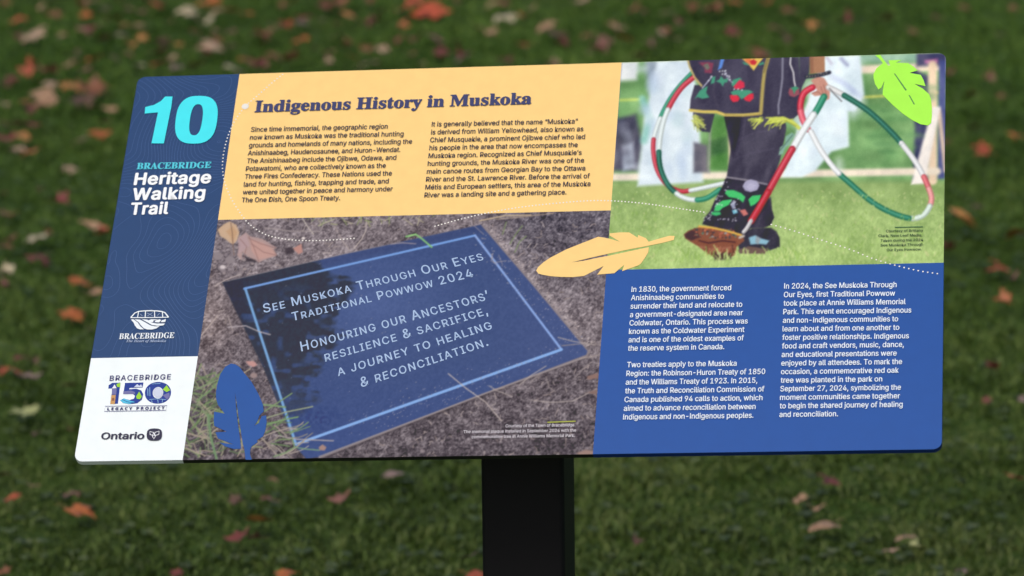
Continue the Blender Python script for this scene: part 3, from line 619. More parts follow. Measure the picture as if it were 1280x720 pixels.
    cv.line(z5([(640, 460), (720, 455), (780, 480), (825, 520)]), 4.6, (204, 214, 98), .8); cv.line(z5([(735, 470), (800, 505)]), 1.2, (150, 160, 70))
    for _ in range(26):
        x, y = 840 + rp.uniform(130, 170) / 5.144, 60 + rp.uniform(425, 470) / 5.144; blade(cv, x, y, rp.uniform(7, 17), rp.uniform(275, 330), rp.uniform(.8, 1.3), rp.choice([(206, 214, 110), (190, 202, 120), (160, 172, 84)]), .3)
    # arm and hand
    cv.poly(z7([(118, 50), (214, 50), (216, 160), (120, 168)]), (172, 128, 98), .8); cv.poly(z7([(118, 50), (140, 50), (142, 165), (120, 168)]), (138, 98, 78), 1.4, .7)
    cv.poly(z7([(125, 210), (170, 185), (210, 195), (235, 235), (248, 290), (244, 330), (210, 345), (205, 320), (190, 308), (150, 312), (128, 295), (165, 275), (150, 245)]), (200, 148, 130), .7)
    for q in ([(188, 250), (205, 300)], [(206, 240), (225, 300)], [(135, 292), (170, 285), (190, 300)]): cv.line(z7(q), 1, (150, 100, 90), .7, .8)
    cv.line(z7([(95, 188), (150, 182), (205, 172), (244, 160)]), 4.6, (54, 56, 70), .8)
    for x in range(100, 240, 18): cv.disc(990 + x / 5.145, 60 + (187 - (x - 95) * .17 + rp.uniform(-6, 6)) / 5.145, .8, .7, rp.choice([(160, 150, 120), (110, 120, 140), (190, 180, 150)]), .5)
    # hoops at the right
    tube(cv, zr([(145, 128), (118, 146), (106, 185), (112, 225), (130, 262)]), 8, [(0, (216, 66, 84)), (.6, (236, 108, 124))])
    tube(cv, zr([(182, 158), (165, 190), (148, 218)]), 8.2, [(0, GRN)])
    tube(cv, zr([(148, 216), (112, 272), (80, 328)]), 9.4, [(0, (238, 246, 246))])
    tube(cv, zr([(80, 326), (40, 396), (0, 468), (-30, 520), (-52, 556)]), 8.6, [(0, (204, 66, 80)), (.6, (196, 52, 66))])
    tube(cv, zr([(-52, 556), (-66, 580), (-76, 592)]), 5, [(0, (206, 206, 206))])
    tube(cv, zr([(196, 128), (240, 150), (322, 202), (392, 266), (440, 320), (484, 382), (514, 444), (526, 490), (506, 532), (474, 548), (436, 544), (380, 522), (328, 490), (270, 440), (218, 392), (172, 330), (140, 270)]), 7, [(0, (226, 228, 226)), (.055, DG), (.285, (232, 236, 236)), (.41, (224, 112, 118)), (.45, (240, 160, 156)), (.505, (216, 236, 222)), (.585, (52, 134, 104)), (.845, (240, 246, 246))])
    for f in range(24): x = 1056 + f * 3.05; y = 119.5 + f * 2.45 + f * f * .012; cv.line([(x - 1.5, y + 2), (x + 1.8, y - 2)], .6, (40, 110, 92), .5, .35)
    cv.line(z7([(245, 262), (275, 298), (322, 345)]), 1.4, (110, 108, 110), .7); cv.line(z7([(120, 330), (108, 380), (96, 415)]), 1.6, (236, 238, 238))
    cv.poly(z5([(690, 690), (700, 640), (730, 620), (735, 570), (775, 545), (795, 560), (770, 600), (760, 625), (735, 640), (715, 685)]), (134, 176, 156), .8); cv.line(z5([(700, 660), (740, 610), (780, 560)]), 1, (84, 110, 104), .7)
    # blades in front of the shoes
    for _ in range(90):
        x = rp.uniform(845, 1010); y = rp.uniform(318, 330); blade(cv, x, y, rp.uniform(4, 13), rp.uniform(60, 120), rp.uniform(.7, 1.2), rp.choice([(160, 196, 104), (190, 216, 130), (136, 172, 84), (206, 222, 150)]), .3)
    for _ in range(800):
        x = rp.uniform(760, 1180); y = rp.uniform(240, 330)
        if 855 < x < 980 and y < 318: continue
        blade(cv, x, y, rp.uniform(2, 7) * (y - 190) / 120, rp.uniform(30, 150), rp.uniform(.5, 1.0), rp.choice([(176, 206, 124), (198, 220, 148), (132, 168, 82), (150, 186, 98), (204, 206, 150)]), .3)
    cv.soften(1.0)
    cv.C += ((vnoise(X, Y, 1.1, 91) - .5) * 7)[..., None]
    cv.build('dancer_photograph', m_photo, corner=True, label='printed photograph of a hoop dancer from the waist down on grass')

paint_plaque(); paint_dancer()

# ---------------------------------------------------------------- feathers, dotted trail
mb = MB(); poly(mb, P(Z(660, 270, 6.737, [(600, 178), (640, 184), (700, 196), (780, 219), (695, 168), (695, 150), (780, 142), (860, 142), (932, 186), (935, 163), (1000, 190), (1024, 220), (1120, 192), (1200, 170), (1242, 172), (1236, 205), (1130, 232), (1040, 250), (1024, 254), (860, 284), (700, 318), (540, 354), (375, 394), (480, 380), (600, 354), (700, 336), (860, 301), (1026, 266), (1020, 310), (1000, 345), (958, 405), (935, 420), (800, 468), (818, 415), (735, 485), (590, 497), (645, 425), (480, 508), (380, 518), (280, 516), (200, 510), (130, 498), (95, 488), (78, 462), (95, 432), (140, 392), (200, 352), (330, 285), (480, 225)])), ZD, INK((253, 213, 139))); mb.build('feather', board, 'yellow feather overlapping both pictures')
mb = MB(); poly(mb, P(Z(235, 440, 4.967, [(270, 75), (300, 80), (325, 98), (350, 130), (400, 190), (440, 260), (470, 330), (475, 372), (448, 398), (436, 432), (416, 462), (445, 444), (462, 402), (490, 396), (493, 440), (485, 490), (470, 528), (432, 552), (438, 562), (400, 590), (392, 606), (390, 640), (401, 672), (362, 672), (355, 610), (344, 570), (332, 490), (322, 430), (308, 330), (296, 250), (302, 330), (312, 430), (320, 490), (330, 560), (334, 604), (290, 606), (235, 590), (200, 566), (288, 578), (190, 540), (175, 502), (245, 498), (166, 462), (164, 420), (166, 374), (232, 386), (190, 332), (178, 290), (178, 250), (188, 195), (205, 140), (235, 95)])), ZD, INK((42, 93, 160))); mb.build('feather', board, 'blue feather standing at the bottom edge')
mb = MB(); poly(mb, P(Z(1090, 60, 6.55, [(30, 66), (70, 62), (105, 110), (135, 150), (152, 150), (138, 106), (245, 104), (200, 126), (300, 130), (345, 160), (378, 190), (310, 210), (402, 226), (425, 270), (440, 318), (350, 300), (420, 340), (470, 385), (486, 430), (492, 500), (492, 560), (486, 620), (460, 640), (400, 630), (330, 595), (250, 540), (170, 470), (90, 388), (92, 350), (106, 272), (80, 330), (56, 346), (28, 300), (16, 250), (16, 220), (40, 172), (92, 130), (60, 90)])), ZD, INK((175, 249, 90)))
for q in ([(182, 215), (192, 216), (288, 352), (276, 356)], [(302, 392), (312, 393), (354, 468), (344, 470)]): poly(mb, P(Z(1090, 60, 6.55, q)), ZA, INK((92, 148, 92)))
mb.build('feather', board, 'lime green feather in the top right corner')

def disc(mb, x, y, r_, z, m, n=10):
    c_ = P([(x, y)])[0]; mb.add([(c_[0] + r_ * math.cos(k / n * 6.2832), c_[1] + r_ * math.sin(k / n * 6.2832), z) for k in range(n)], [tuple(range(n))], m)

mb = MB(); wm = INK((236, 234, 226))
def dots(pts, step, r_=0.00092):
    p = np.array(pts, float); q = []
    for i in range(len(p) - 1):
        a = p[max(i - 1, 0)]; b_ = p[i]; c_ = p[i + 1]; d2 = p[min(i + 2, len(p) - 1)]
        for k in range(20):
            t_ = k / 20; q.append(.5 * ((2 * b_) + (c_ - a) * t_ + (2 * a - 5 * b_ + 4 * c_ - d2) * t_ ** 2 + (3 * b_ - a - 3 * c_ + d2) * t_ ** 3))
    q = np.array(q + [p[-1]]); L = np.r_[0, np.cumsum(np.hypot(*np.diff(q, axis=0).T))]
    for s_ in np.arange(0, L[-1], step): disc(mb, np.interp(s_, L, q[:, 0]), np.interp(s_, L, q[:, 1]), r_, ZL, wm, 8)
dots([(354, 93), (340, 104), (322, 120), (307, 133), (293, 153), (284, 175), (279, 200), (280, 222), (288, 245), (300, 265), (312, 280), (332, 293), (356, 299), (384, 301), (420, 300), (445, 298)], 4.3)
mb.build('dotted_trail', board, 'white dotted line crossing the heading field into the plaque picture')
mb = MB(); dots([(545, 283), (590, 271), (640, 261), (700, 254), (750, 251), (800, 254), (850, 261), (884, 266)], 4.3)
mb.build('dotted_trail', board, 'white dotted line arching along the bottom of the yellow field')
mb = MB(); dots([(965, 281), (990, 288), (1020, 298), (1060, 311), (1090, 323), (1120, 332), (1150, 339), (1177, 343)], 6.0)
mb.build('dotted_trail', board, 'white dotted line falling to the right edge')
mb = MB(); disc(mb, 307.2, 133.2, 0.0041, ZD, wm, 20)
mb.build('trail_marker', board, 'white dot beside the heading')

# ---------------------------------------------------------------- lettering
FD = os.path.join(bpy.utils.system_resource('DATAFILES'), 'fonts')
def font(n):
    try: return bpy.data.fonts.load(os.path.join(FD, n))
    except Exception: return None
F_SANS, F_MATH = font('Inter.woff2'), font('NotoSansMath-Regular.woff2')
def alpha(s, up, lo, dg=None):
    if F_MATH is None: return s
    return ''.join(chr(up + ord(c_) - 65) if 'A' <= c_ <= 'Z' else chr(lo + ord(c_) - 97) if 'a' <= c_ <= 'z' else chr(dg + ord(c_) - 48) if dg and c_.isdigit() else c_ for c_ in s)
SERIF = lambda s: alpha(s, 0x1D400, 0x1D41A, 0x1D7CE)
BOLD = lambda s: alpha(s, 0x1D5D4, 0x1D5EE, 0x1D7EC)
BITAL = lambda s: alpha(s, 0x1D63C, 0x1D656)
ITAL = lambda s: alpha(s, 0x1D468, 0x1D482)

def glyphs(s, f, sp=1.0, caps=False):
    cu = bpy.data.curves.new('lettering', 'FONT'); cu.body = s.replace('I', '\u0399') if f is F_SANS and not caps else s; cu.size = 1; cu.resolution_u = 3; cu.space_character = sp
    if f: cu.font = f
    if caps:
        cu.small_caps_scale = 0.80
        for k in cu.body_format: k.use_small_caps = True
    o = bpy.data.objects.new('lettering', cu); COL.objects.link(o)
    dg = bpy.context.evaluated_depsgraph_get(); ev = o.evaluated_get(dg); me = ev.to_mesh()
    v = np.empty(len(me.vertices) * 3); me.vertices.foreach_get('co', v); v = v.reshape(-1, 3)[:, :2].copy()
    fs = [tuple(p.vertices) for p in me.polygons]
    ev.to_mesh_clear(); bpy.data.objects.remove(o); bpy.data.curves.remove(cu)
    return v, fs

CAPH = {}
def text(mb, s, A, B, cap, f, m, th=0.0, ups=None, sp=1.0, caps=False, z=ZT):
    """one line of print: baseline from A to B (survey points on the board), capitals cap high"""
    v, fs = glyphs(s, f, sp, caps)
    hk = 'H' if f is F_SANS else s[0] if ord(s[0]) > 255 and not s[0].isspace() else 'H'
    ck = ('up', f) if hk == 'H' else (hk, f)
    if ck not in CAPH: CAPH[ck] = glyphs('H' if hk == 'H' else hk, f)[0][:, 1].max()
    ch = CAPH[ck]
    x0, x1 = v[:, 0].min(), v[:, 0].max()
    sh = [(0, 0)] if th == 0 else [(th, 0), (-th, 0), (0, th * .7), (0, -th * .7)] if th < .03 else [(th * math.cos(k / 8 * 6.2832), th * math.sin(k / 8 * 6.2832) * .8) for k in range(8)]
    fcs = []
    for a in fs: fcs.append(a)
    if ups is None:
        pa, pb = P([A, B]); k = P([((A[0] + B[0]) / 2, (A[1] + B[1]) / 2), ((A[0] + B[0]) / 2, (A[1] + B[1]) / 2 - cap)]); hm = k[1][1] - k[0][1]
    for i, (dx, dy) in enumerate(sh):
        xn = (v[:, 0] + dx - x0) / (x1 - x0); yn = (v[:, 1] + dy) / ch
        if ups is None:
            d = pb - pa; nrm = np.array([-d[1], d[0]]) / np.linalg.norm(d)
            q = pa + np.outer(xn, d) + np.outer(yn * hm, nrm)
        else:
            A_, B_ = np.array(A), np.array(B); u = np.outer(1 - xn, ups[0]) + np.outer(xn, ups[1])
            q = P(A_ + np.outer(xn, B_ - A_) + u * (yn * cap)[:, None])
        mb.add([(p[0], p[1], z + i * 1.5e-5) for p in q], fcs, m)

def block(name, lines, ox, oy, sc, l0, l1, slope, cap, c, th=None, label=None):
    """ragged-right paragraph: first and last left ends plus each line's right end"""
    mb = MB(); n = len(lines); th = th or (.011 if sum(c) < 400 else .0135)
    for i, (s, xr) in enumerate(lines):
        k = i / max(n - 1, 1); xl = l0[0] + (l1[0] - l0[0]) * k; y = l0[1] + (l1[1] - l0[1]) * k
        A = (ox + xl / sc, oy + y / sc); B = (ox + xr / sc, oy + (y + slope * (xr - xl)) / sc)
        text(mb, s, A, B, cap, F_SANS, INK(c), th)
    return mb.build(name, board, label)

DK = (76, 72, 84); TW = (232, 242, 252)
block('paragraph', [('Since time immemorial, the geographic region', 705), ('now known as Muskoka was the traditional hunting', 770), ('grounds and homelands of many nations, including the', 805), ('Anishinaabeg, Haudenosaunee, and Huron-Wendat.', 757), ('The Anishinaabeg include the Ojibwe, Odawa, and', 740), ('Potawatomi, who are collectively known as the', 697), ('Three Fires Confederacy. These Nations used the', 722), ('land for hunting, fishing, trapping and trade, and', 709), ('were united together in peace and harmony under', 725), ('The One Dish, One Spoon Treaty.', 510)], 270, 70, 3.273, (145, 312), (107, 601), -.023, 5.9, DK)
block('paragraph', [('It is generally believed that the name “Muskoka”', 665), ('is derived from William Yellowhead, also known as', 688), ('Chief Musquakie, a prominent Ojibwe chief who led', 695), ('his people in the area that now encompasses the', 665), ("Muskoka region. Recognized as Chief Musquakie’s", 681), ('hunting grounds, the Muskoka River was one of the', 691), ('main canoe routes from Georgian Bay to the Ottawa', 696), ('River and the St. Lawrence River. Before the arrival of', 714), ('Métis and European settlers, this area of the Muskoka', 717), ('River was a landing site and a gathering place.', 619)], 520, 70, 3.274, (68, 291), (38, 581), -.021, 5.9, DK)
block('paragraph', [('In 1830, the government forced', 466), ('Anishinaabeg communities to', 442), ('surrender their land and relocate to', 503), ('a government-designated area near', 505), ('Coldwater, Ontario. This process was', 521), ('known as the Coldwater Experiment', 510), ('and is one of the oldest examples of', 508), ('the reserve system in Canada.', 443)], 740, 320, 2.667, (135, 122), (123, 318), -.018, 6.6, TW)
block('paragraph', [('Two treaties apply to the Muskoka', 484), ('Region: the Robinson-Huron Treaty of 1850', 579), ('and the Williams Treaty of 1923. In 2015,', 553), ('the Truth and Reconciliation Commission of', 576), ('Canada published 94 calls to action, which', 570), ('aimed to advance reconciliation between', 547), ('Indigenous and non-Indigenous peoples.', 540)], 740, 320, 2.667, (120, 373), (107, 547), -.015, 6.6, TW)
block('paragraph', [('In 2024, the See Muskoka Through', 429), ('Our Eyes, first Traditional Powwow', 424), ('took place at Annie Williams Memorial', 459), ('Park. This event encouraged Indigenous', 478), ('and non-Indigenous communities to', 434), ('learn about and from one another to', 438), ('foster positive relationships. Indigenous', 470), ('food and craft vendors, music, dance,', 453), ('and educational presentations were', 429), ('enjoyed by all attendees. To mark the', 447), ('occasion, a commemorative red oak', 436), ('tree was planted in the park on', 381), ('September 27, 2024, symbolizing the', 443), ('moment communities came together', 440), ('to begin the shared journey of healing', 449), ('and reconciliation.', 234)], 960, 320, 2.667, (56, 111), (40, 538), -.014, 6.6, TW)

mb = MB(); text(mb, SERIF('Indigenous History in Muskoka'), (318.9, 140.6), (665, 130.6), 14.0, F_MATH, INK((76, 80, 116)), .017); mb.build('heading', board, 'large dark blue heading')
mb = MB()
text(mb, SERIF('BRACEBRIDGE'), Z(80, 60, 2.571, [(234, 391)])[0], Z(80, 60, 2.571, [(473, 387)])[0], 7.6, F_MATH, INK((96, 206, 224)), .012)
HV = INK((246, 250, 252))
for s, l, r_ in (('Heritage', (227, 441), (470, 435)), ('Walking', (221, 490), (451, 484)), ('Trail', (214, 537), (333, 534))): text(mb, s, Z(80, 60, 2.571, [l])[0], Z(80, 60, 2.571, [r_])[0], 14.2, F_SANS, HV, .031, sp=1.05)
mb.build('trail_name', board, 'white trail name under a small cyan town name')

mb = MB(); CY = INK((82, 232, 242))
poly(mb, P(Z(80, 60, 2.571, [(262, 191), (290, 184), (312, 172), (326, 157), (350, 157), (346, 190), (322, 308), (282, 308), (303, 208), (260, 212)])), ZT, CY)
def sup(cx, cy, rx, ry, e, shr, n=44):
    o = []
    for k in range(n):
        a = k / n * 6.2832; c_, s_ = math.cos(a), math.sin(a)
        x = rx * math.copysign(abs(c_) ** (2 / e), c_); y = ry * math.copysign(abs(s_) ** (2 / e), s_); o.append((cx + x - shr * y, cy + y))
    return o
def ring(mb, o, i_, z, m):
    n = len(o); a, b_ = P(o), P(i_)
    mb.add([(x, y, z) for x, y in a] + [(x, y, z) for x, y in b_], [(k, k + n, (k + 1) % n + n, (k + 1) % n) for k in range(n)], m)
ring(mb, Z(80, 60, 2.571, sup(427, 232, 67, 77, 2.7, .12)), Z(80, 60, 2.571, sup(426, 232, 20, 50, 2.6, .14)), ZT, CY)
mb.build('number_ten', board, 'large cyan number ten')

# plaque lettering follows the stone's own perspective in the picture
mb = MB(); PL = INK((170, 194, 226)); ul, ur = (-.18, -.98), (-.42, -.91)
PLT = [('See Muskoka Through Our Eyes', (331, 391.5), (606, 325), 11.0), ('Traditional Powwow 2024', (367, 401.5), (593.5, 346), 10.5), ('Honouring our Ancestors’', (378, 439.5), (614, 374), 12), ('resilience & sacrifice,', (408, 452.5), (611.5, 393), 11.5), ('a journey to healing', (424, 470.5), (617, 411), 11.8), ('& reconciliation.', (453, 484.5), (612, 432), 12)]
for part, nm in ((PLT[:2], 'plaque_title'), (PLT[2:], 'plaque_dedication')):
    mb = MB()
    for s, A, B, cap in part: text(mb, s, A, B, cap, F_SANS, PL, .009, ups=(ul, ur), sp=1.12, caps=True, z=ZL)
    mb.build(nm, board, 'pale capitals on the pictured stone')

mb = MB()
z4 = lambda p: Z(490, 420, 4.236, p)
CW = INK((220, 216, 222))
for s, l, r_ in (('Courtesy of the Town of Bracebridge.', (607, 487), (975, 481)), ('The memorial plaque installed in September 2024 with the', (384, 518), (980, 509)), ('commemorative tree in Annie Williams Memorial Park.', (428, 545), (973, 537))): text(mb, s, z4([l])[0], z4([r_])[0], 3.7, F_SANS, CW, .009)
poly(mb, P(z4([(828, 457), (978, 451), (978, 457), (828, 463)])), ZT, INK((166, 174, 82)))
mb.build('caption', board, 'small white picture credit')
mb = MB(); z9 = lambda p: Z(1080, 270, 9.0, p); CG = INK((64, 84, 66))
for s, l, r_ in (('Courtesy of Brittany', (250, 191), (666, 183)), ('Clark, New Leaf Media.', (165, 244), (656, 236)), ('Taken during the 2024', (190, 298), (666, 288)), ('See Muskoka Through', (190, 350), (666, 340)), ('Our Eyes Powwow.', (258, 403), (650, 393))): text(mb, s, z9([l])[0], z9([r_])[0], 3.1, F_SANS, CG, .009)
poly(mb, P(z9([(350, 131), (665, 125), (665, 133), (350, 139)])), ZT, INK((72, 112, 84)))
mb.build('caption', board, 'small dark picture credit')

# town emblem: bridge over a river bowl
mb = MB(); ze = lambda p: Z(130, 375, 10.28, p); WM = INK((238, 246, 250))
def strip(mb, pts, wd, z, m, closed=False):
    p = P(pts); n = len(p); wd = wd * PW / 1050; vs = []
    for i in range(n):
        a = p[i - 1 if closed else max(i - 1, 0)]; b_ = p[(i + 1) % n if closed else min(i + 1, n - 1)]; d = b_ - a; L = np.linalg.norm(d) + 1e-9
        o = np.array([-d[1], d[0]]) / L * wd / 2; vs += [(*(p[i] + o), z), (*(p[i] - o), z)]
    fs = []
    for i in range(n if closed else n - 1):
        j = (i + 1) % n; fs.append((2 * i + 1, 2 * j + 1, 2 * j, 2 * i))
    mb.add(vs, fs, m)
strip(mb, ze([(352, 232), (400, 178), (450, 156), (520, 150), (600, 147), (690, 150), (750, 158), (790, 172), (834, 228)]), 1.6, ZT, WM)
strip(mb, ze([(345, 237), (590, 236), (840, 231)]), 1.3, ZT, WM)
for a, b_ in (((450, 160), (436, 236)), ((540, 150), (534, 236)), ((655, 149), (658, 234)), ((756, 160), (762, 232))): strip(mb, ze([a, b_]), 1.2, ZT + 2e-5, WM)
for a, b_ in (((560, 175), (632, 215)), ((632, 172), (562, 216)), ((470, 190), (500, 215)), ((725, 178), (688, 212))): strip(mb, ze([a, b_]), .6, ZT + 4e-5, INK((170, 186, 212)))
poly(mb, P(ze([(350, 262), (380, 256), (440, 300), (470, 345), (520, 388), (470, 388), (430, 375), (400, 335), (385, 300)])), ZT, WM)
poly(mb, P(ze([(395, 258), (470, 262), (540, 300), (600, 335), (660, 348), (720, 348), (680, 375), (620, 390), (560, 388), (520, 376), (480, 335), (450, 295)])), ZT, WM)
poly(mb, P(ze([(490, 258), (560, 262), (620, 300), (680, 312), (790, 312), (770, 335), (700, 342), (620, 330), (560, 295)])), ZT, WM)
poly(mb, P(ze([(575, 272), (610, 258), (700, 258), (640, 275), (640, 295), (610, 295)])), ZT, WM); poly(mb, P(ze([(655, 295), (670, 272), (720, 258), (740, 268), (715, 298)])), ZT, WM); poly(mb, P(ze([(735, 296), (750, 270), (802, 256), (794, 292)])), ZT, WM)
text(mb, SERIF('BRACEBRIDGE'), ze([(195, 513)])[0], ze([(905, 498)])[0], 7.0, F_MATH, WM, .003)
text(mb, ITAL('The Heart of Muskoka'), ze([(290, 553)])[0], ze([(802, 551)])[0], 3.2, F_MATH, INK((170, 186, 214)), .004)
mb.build('town_emblem', board, 'white emblem of a bridge over a river')

# anniversary emblem
mb = MB(); za = lambda p: Z(115, 460, 7.2, p); B5 = INK((48, 74, 150)); B6 = INK((70, 62, 116)); LGR = INK((160, 214, 70)); LBL = INK((96, 196, 230)); TAN = INK((206, 160, 104)); GP = INK((120, 122, 170))
text(mb, 'BRACEBRIDGE', za([(160, 122)])[0], za([(710, 108)])[0], 6.3, F_SANS, INK((78, 74, 120)), .008, sp=1.15)
poly(mb, P(za([(148, 190), (152, 158), (185, 138), (258, 135), (235, 326), (165, 330), (176, 250), (196, 188)])), ZL, B5)
poly(mb, P(za([(222, 150), (258, 138), (254, 178), (228, 175)])), ZD, LGR); poly(mb, P(za([(182, 190), (206, 156), (224, 186), (222, 245), (180, 245)])), ZD, GP); poly(mb, P(za([(182, 190), (206, 154), (224, 188)])), ZA, INK((236, 240, 244)))
poly(mb, P(za([(178, 250), (216, 248), (208, 330), (166, 330)])), ZD, TAN); poly(mb, P(za([(184, 276), (204, 274), (202, 300), (180, 302)])), ZA, INK((150, 104, 84)))
poly(mb, P(za([(300, 138), (466, 134), (458, 180), (340, 184), (336, 196), (400, 190), (446, 206), (464, 240), (452, 290), (410, 322), (340, 330), (280, 320), (256, 296), (290, 280), (340, 292), (380, 280), (390, 255), (372, 238), (284, 240), (292, 186)])), ZL, B5)
poly(mb, P(za([(380, 178), (410, 150), (430, 165), (446, 152), (458, 178)])), ZD, INK((206, 216, 236))); poly(mb, P(za([(285, 216), (350, 208), (392, 222), (390, 240), (284, 240)])), ZD, GP)
poly(mb, P(za([(400, 262), (428, 216), (452, 262), (436, 286), (408, 284)])), ZD, LGR); poly(mb, P(za([(256, 296), (290, 278), (340, 298), (392, 312), (340, 329), (284, 322)])), ZD, LBL); strip(mb, za([(275, 290), (320, 310), (380, 320)]), .7, ZA, B5)
ring(mb, za(sup(597, 227, 118, 98, 2.1, .04)), za(sup(597, 227, 48, 52, 2.0, .04)), ZL, B5)
poly(mb, P(za(sup(597, 227, 44, 47, 2.0, 0, 20))), ZD, INK((206, 214, 232))); poly(mb, P(za([(640, 200), (676, 160), (708, 205), (676, 222)])), ZD, LGR); poly(mb, P(za([(640, 250), (700, 226), (706, 262), (680, 290)])), ZD, GP)
for q in ([(505, 190), (508, 255)], [(524, 180), (526, 260)], [(548, 150), (620, 146)], [(520, 290), (600, 284), (672, 292)], [(540, 296), (546, 318)], [(596, 290), (600, 322)], [(640, 290), (636, 316)]): strip(mb, za(q), .8, ZA, INK((150, 190, 226)))
text(mb, BOLD('L E G A C Y   P R O J E C T'), za([(140, 388)])[0], za([(654, 379)])[0], 3.4, F_MATH, INK((64, 60, 110)), .012)
strip(mb, za([(122, 352), (400, 348), (680, 345), (671, 388), (400, 393), (114, 398)]), .7, ZT, INK((110, 108, 150)), True)
mb.build('anniversary_emblem', board, 'colourful anniversary emblem with a boxed line below')
mb = MB(); OG = INK((66, 64, 82))
text(mb, 'Ontario', za([(85, 649)])[0], za([(468, 646)])[0], 8.2, F_SANS, OG, .024)
poly(mb, P(za(sup(566, 607, 69, 55, 2.9, .05))), ZT, OG); TW2 = INK((240, 244, 248))
for a, b_, c_, d in (((566, 618), (528, 608), (526, 580), (560, 588)), ((566, 618), (606, 606), (610, 576), (572, 588)), ((560, 590), (548, 620), (562, 648), (578, 618))): strip(mb, za([a, b_, c_, d]), 1.0, ZT + 3e-5, TW2, True)
mb.build('province_emblem', board, 'dark provincial wordmark with a three petalled badge')

# ---------------------------------------------------------------- post and the plate under the board
m_post, t, b = node_mat('black_powder_coat')
nz = t.nodes.new('ShaderNodeTexNoise'); nz.inputs['Scale'].default_value = 400; tc = t.nodes.new('ShaderNodeTexCoord'); t.links.new(tc.outputs['Object'], nz.inputs['Vector'])
bp = t.nodes.new('ShaderNodeBump'); bp.inputs['Strength'].default_value = 0.08; bp.inputs['Distance'].default_value = 0.001; t.links.new(nz.outputs['Fac'], bp.inputs['Height']); t.links.new(bp.outputs[0], b.inputs['Normal'])
b.inputs['Base Color'].default_value = (0.008, 0.007, 0.009, 1); b.inputs['Roughness'].default_value = 0.55; b.inputs['Specular IOR Level'].default_value = 0.24

yaw = math.atan2(bx[1], bx[0])
PWD = 0.0455                                           # half width of the square tube
def tube_outline(h, r_=0.006):
    o = []
    for cx, cy, a0 in ((h - r_, h - r_, 0), (-h + r_, h - r_, 90), (-h + r_, -h + r_, 180), (h - r_, -h + r_, 270)):
        for k in range(5): a = R(a0 + k * 22.5); o.append((cx + r_ * math.cos(a), cy + r_ * math.sin(a)))
    return o
back0 = borg - bn * (THK + 0.006)
o = tube_outline(PWD); n = len(o); vs = []
for x, y in o:
    X, Y = x * math.cos(yaw) - y * math.sin(yaw), x * math.sin(yaw) + y * math.cos(yaw)
    vs.append((X, Y, -0.25))
for x, y in o:
    X, Y = x * math.cos(yaw) - y * math.sin(yaw), x * math.sin(yaw) + y * math.cos(yaw)
    zt = back0[2] - (bn[0] * (X - back0[0]) + bn[1] * (Y - back0[1])) / bn[2]
    vs.append((X, Y, zt))
mb = MB(); mb.add(vs, [(i, (i + 1) % n, (i + 1) % n + n, i + n) for i in range(n)] + [tuple(range(n, 2 * n)), tuple(range(n - 1, -1, -1))], m_post)
post = mb.build('post', sign, 'square black steel post')
for p in post.data.polygons: p.use_smooth = False

mb = MB(); cx, cy = PW * .5, PH * .5; pw, ph = 0.13, 0.11
zt, zb = -THK - 0.0004, -THK - 0.0058
mb.add([(cx - pw, cy - ph, zb), (cx + pw, cy - ph, zb), (cx + pw, cy + ph, zb), (cx - pw, cy + ph, zb), (cx - pw, cy - ph, zt), (cx + pw, cy - ph, zt), (cx + pw, cy + ph, zt), (cx - pw, cy + ph, zt)],
       [(3, 2, 1, 0), (4, 5, 6, 7), (0, 1, 5, 4), (1, 2, 6, 5), (2, 3, 7, 6), (3, 0, 4, 7)], m_post)
pl = mb.build('mounting_plate', sign, 'black steel plate carrying the board'); pl.matrix_local = BM

# ---------------------------------------------------------------- fallen leaves
LEAF = {  # colour word -> albedo
    'orange': ((0.43, 0.135, 0.030), (0.25, 0.06, 0.018)), 'red orange': ((0.38, 0.085, 0.03), (0.22, 0.038, 0.018)), 'bright red': ((0.44, 0.085, 0.032), (0.26, 0.040, 0.020)),
    'rust brown': ((0.23, 0.090, 0.040), (0.11, 0.042, 0.022)), 'dark red': ((0.17, 0.038, 0.028), (0.09, 0.024, 0.02)), 'crimson': ((0.23, 0.036, 0.040), (0.12, 0.020, 0.022)),
    'dark brown': ((0.12, 0.062, 0.040), (0.075, 0.040, 0.028)), 'tan': ((0.38, 0.235, 0.135), (0.25, 0.14, 0.08)), 'pale pink': ((0.44, 0.305, 0.20), (0.27, 0.17, 0.11)),
    'cream': ((0.46, 0.40, 0.26), (0.36, 0.29, 0.18)), 'ochre': ((0.42, 0.20, 0.055), (0.32, 0.13, 0.035)), 'mauve': ((0.28, 0.19, 0.165), (0.15, 0.10, 0.09)), 'yellow green': ((0.36, 0.38, 0.16), (0.26, 0.28, 0.11)), 'dusty pink': ((0.26, 0.115, 0.085), (0.11, 0.042, 0.034))}
leaf_mats = {}
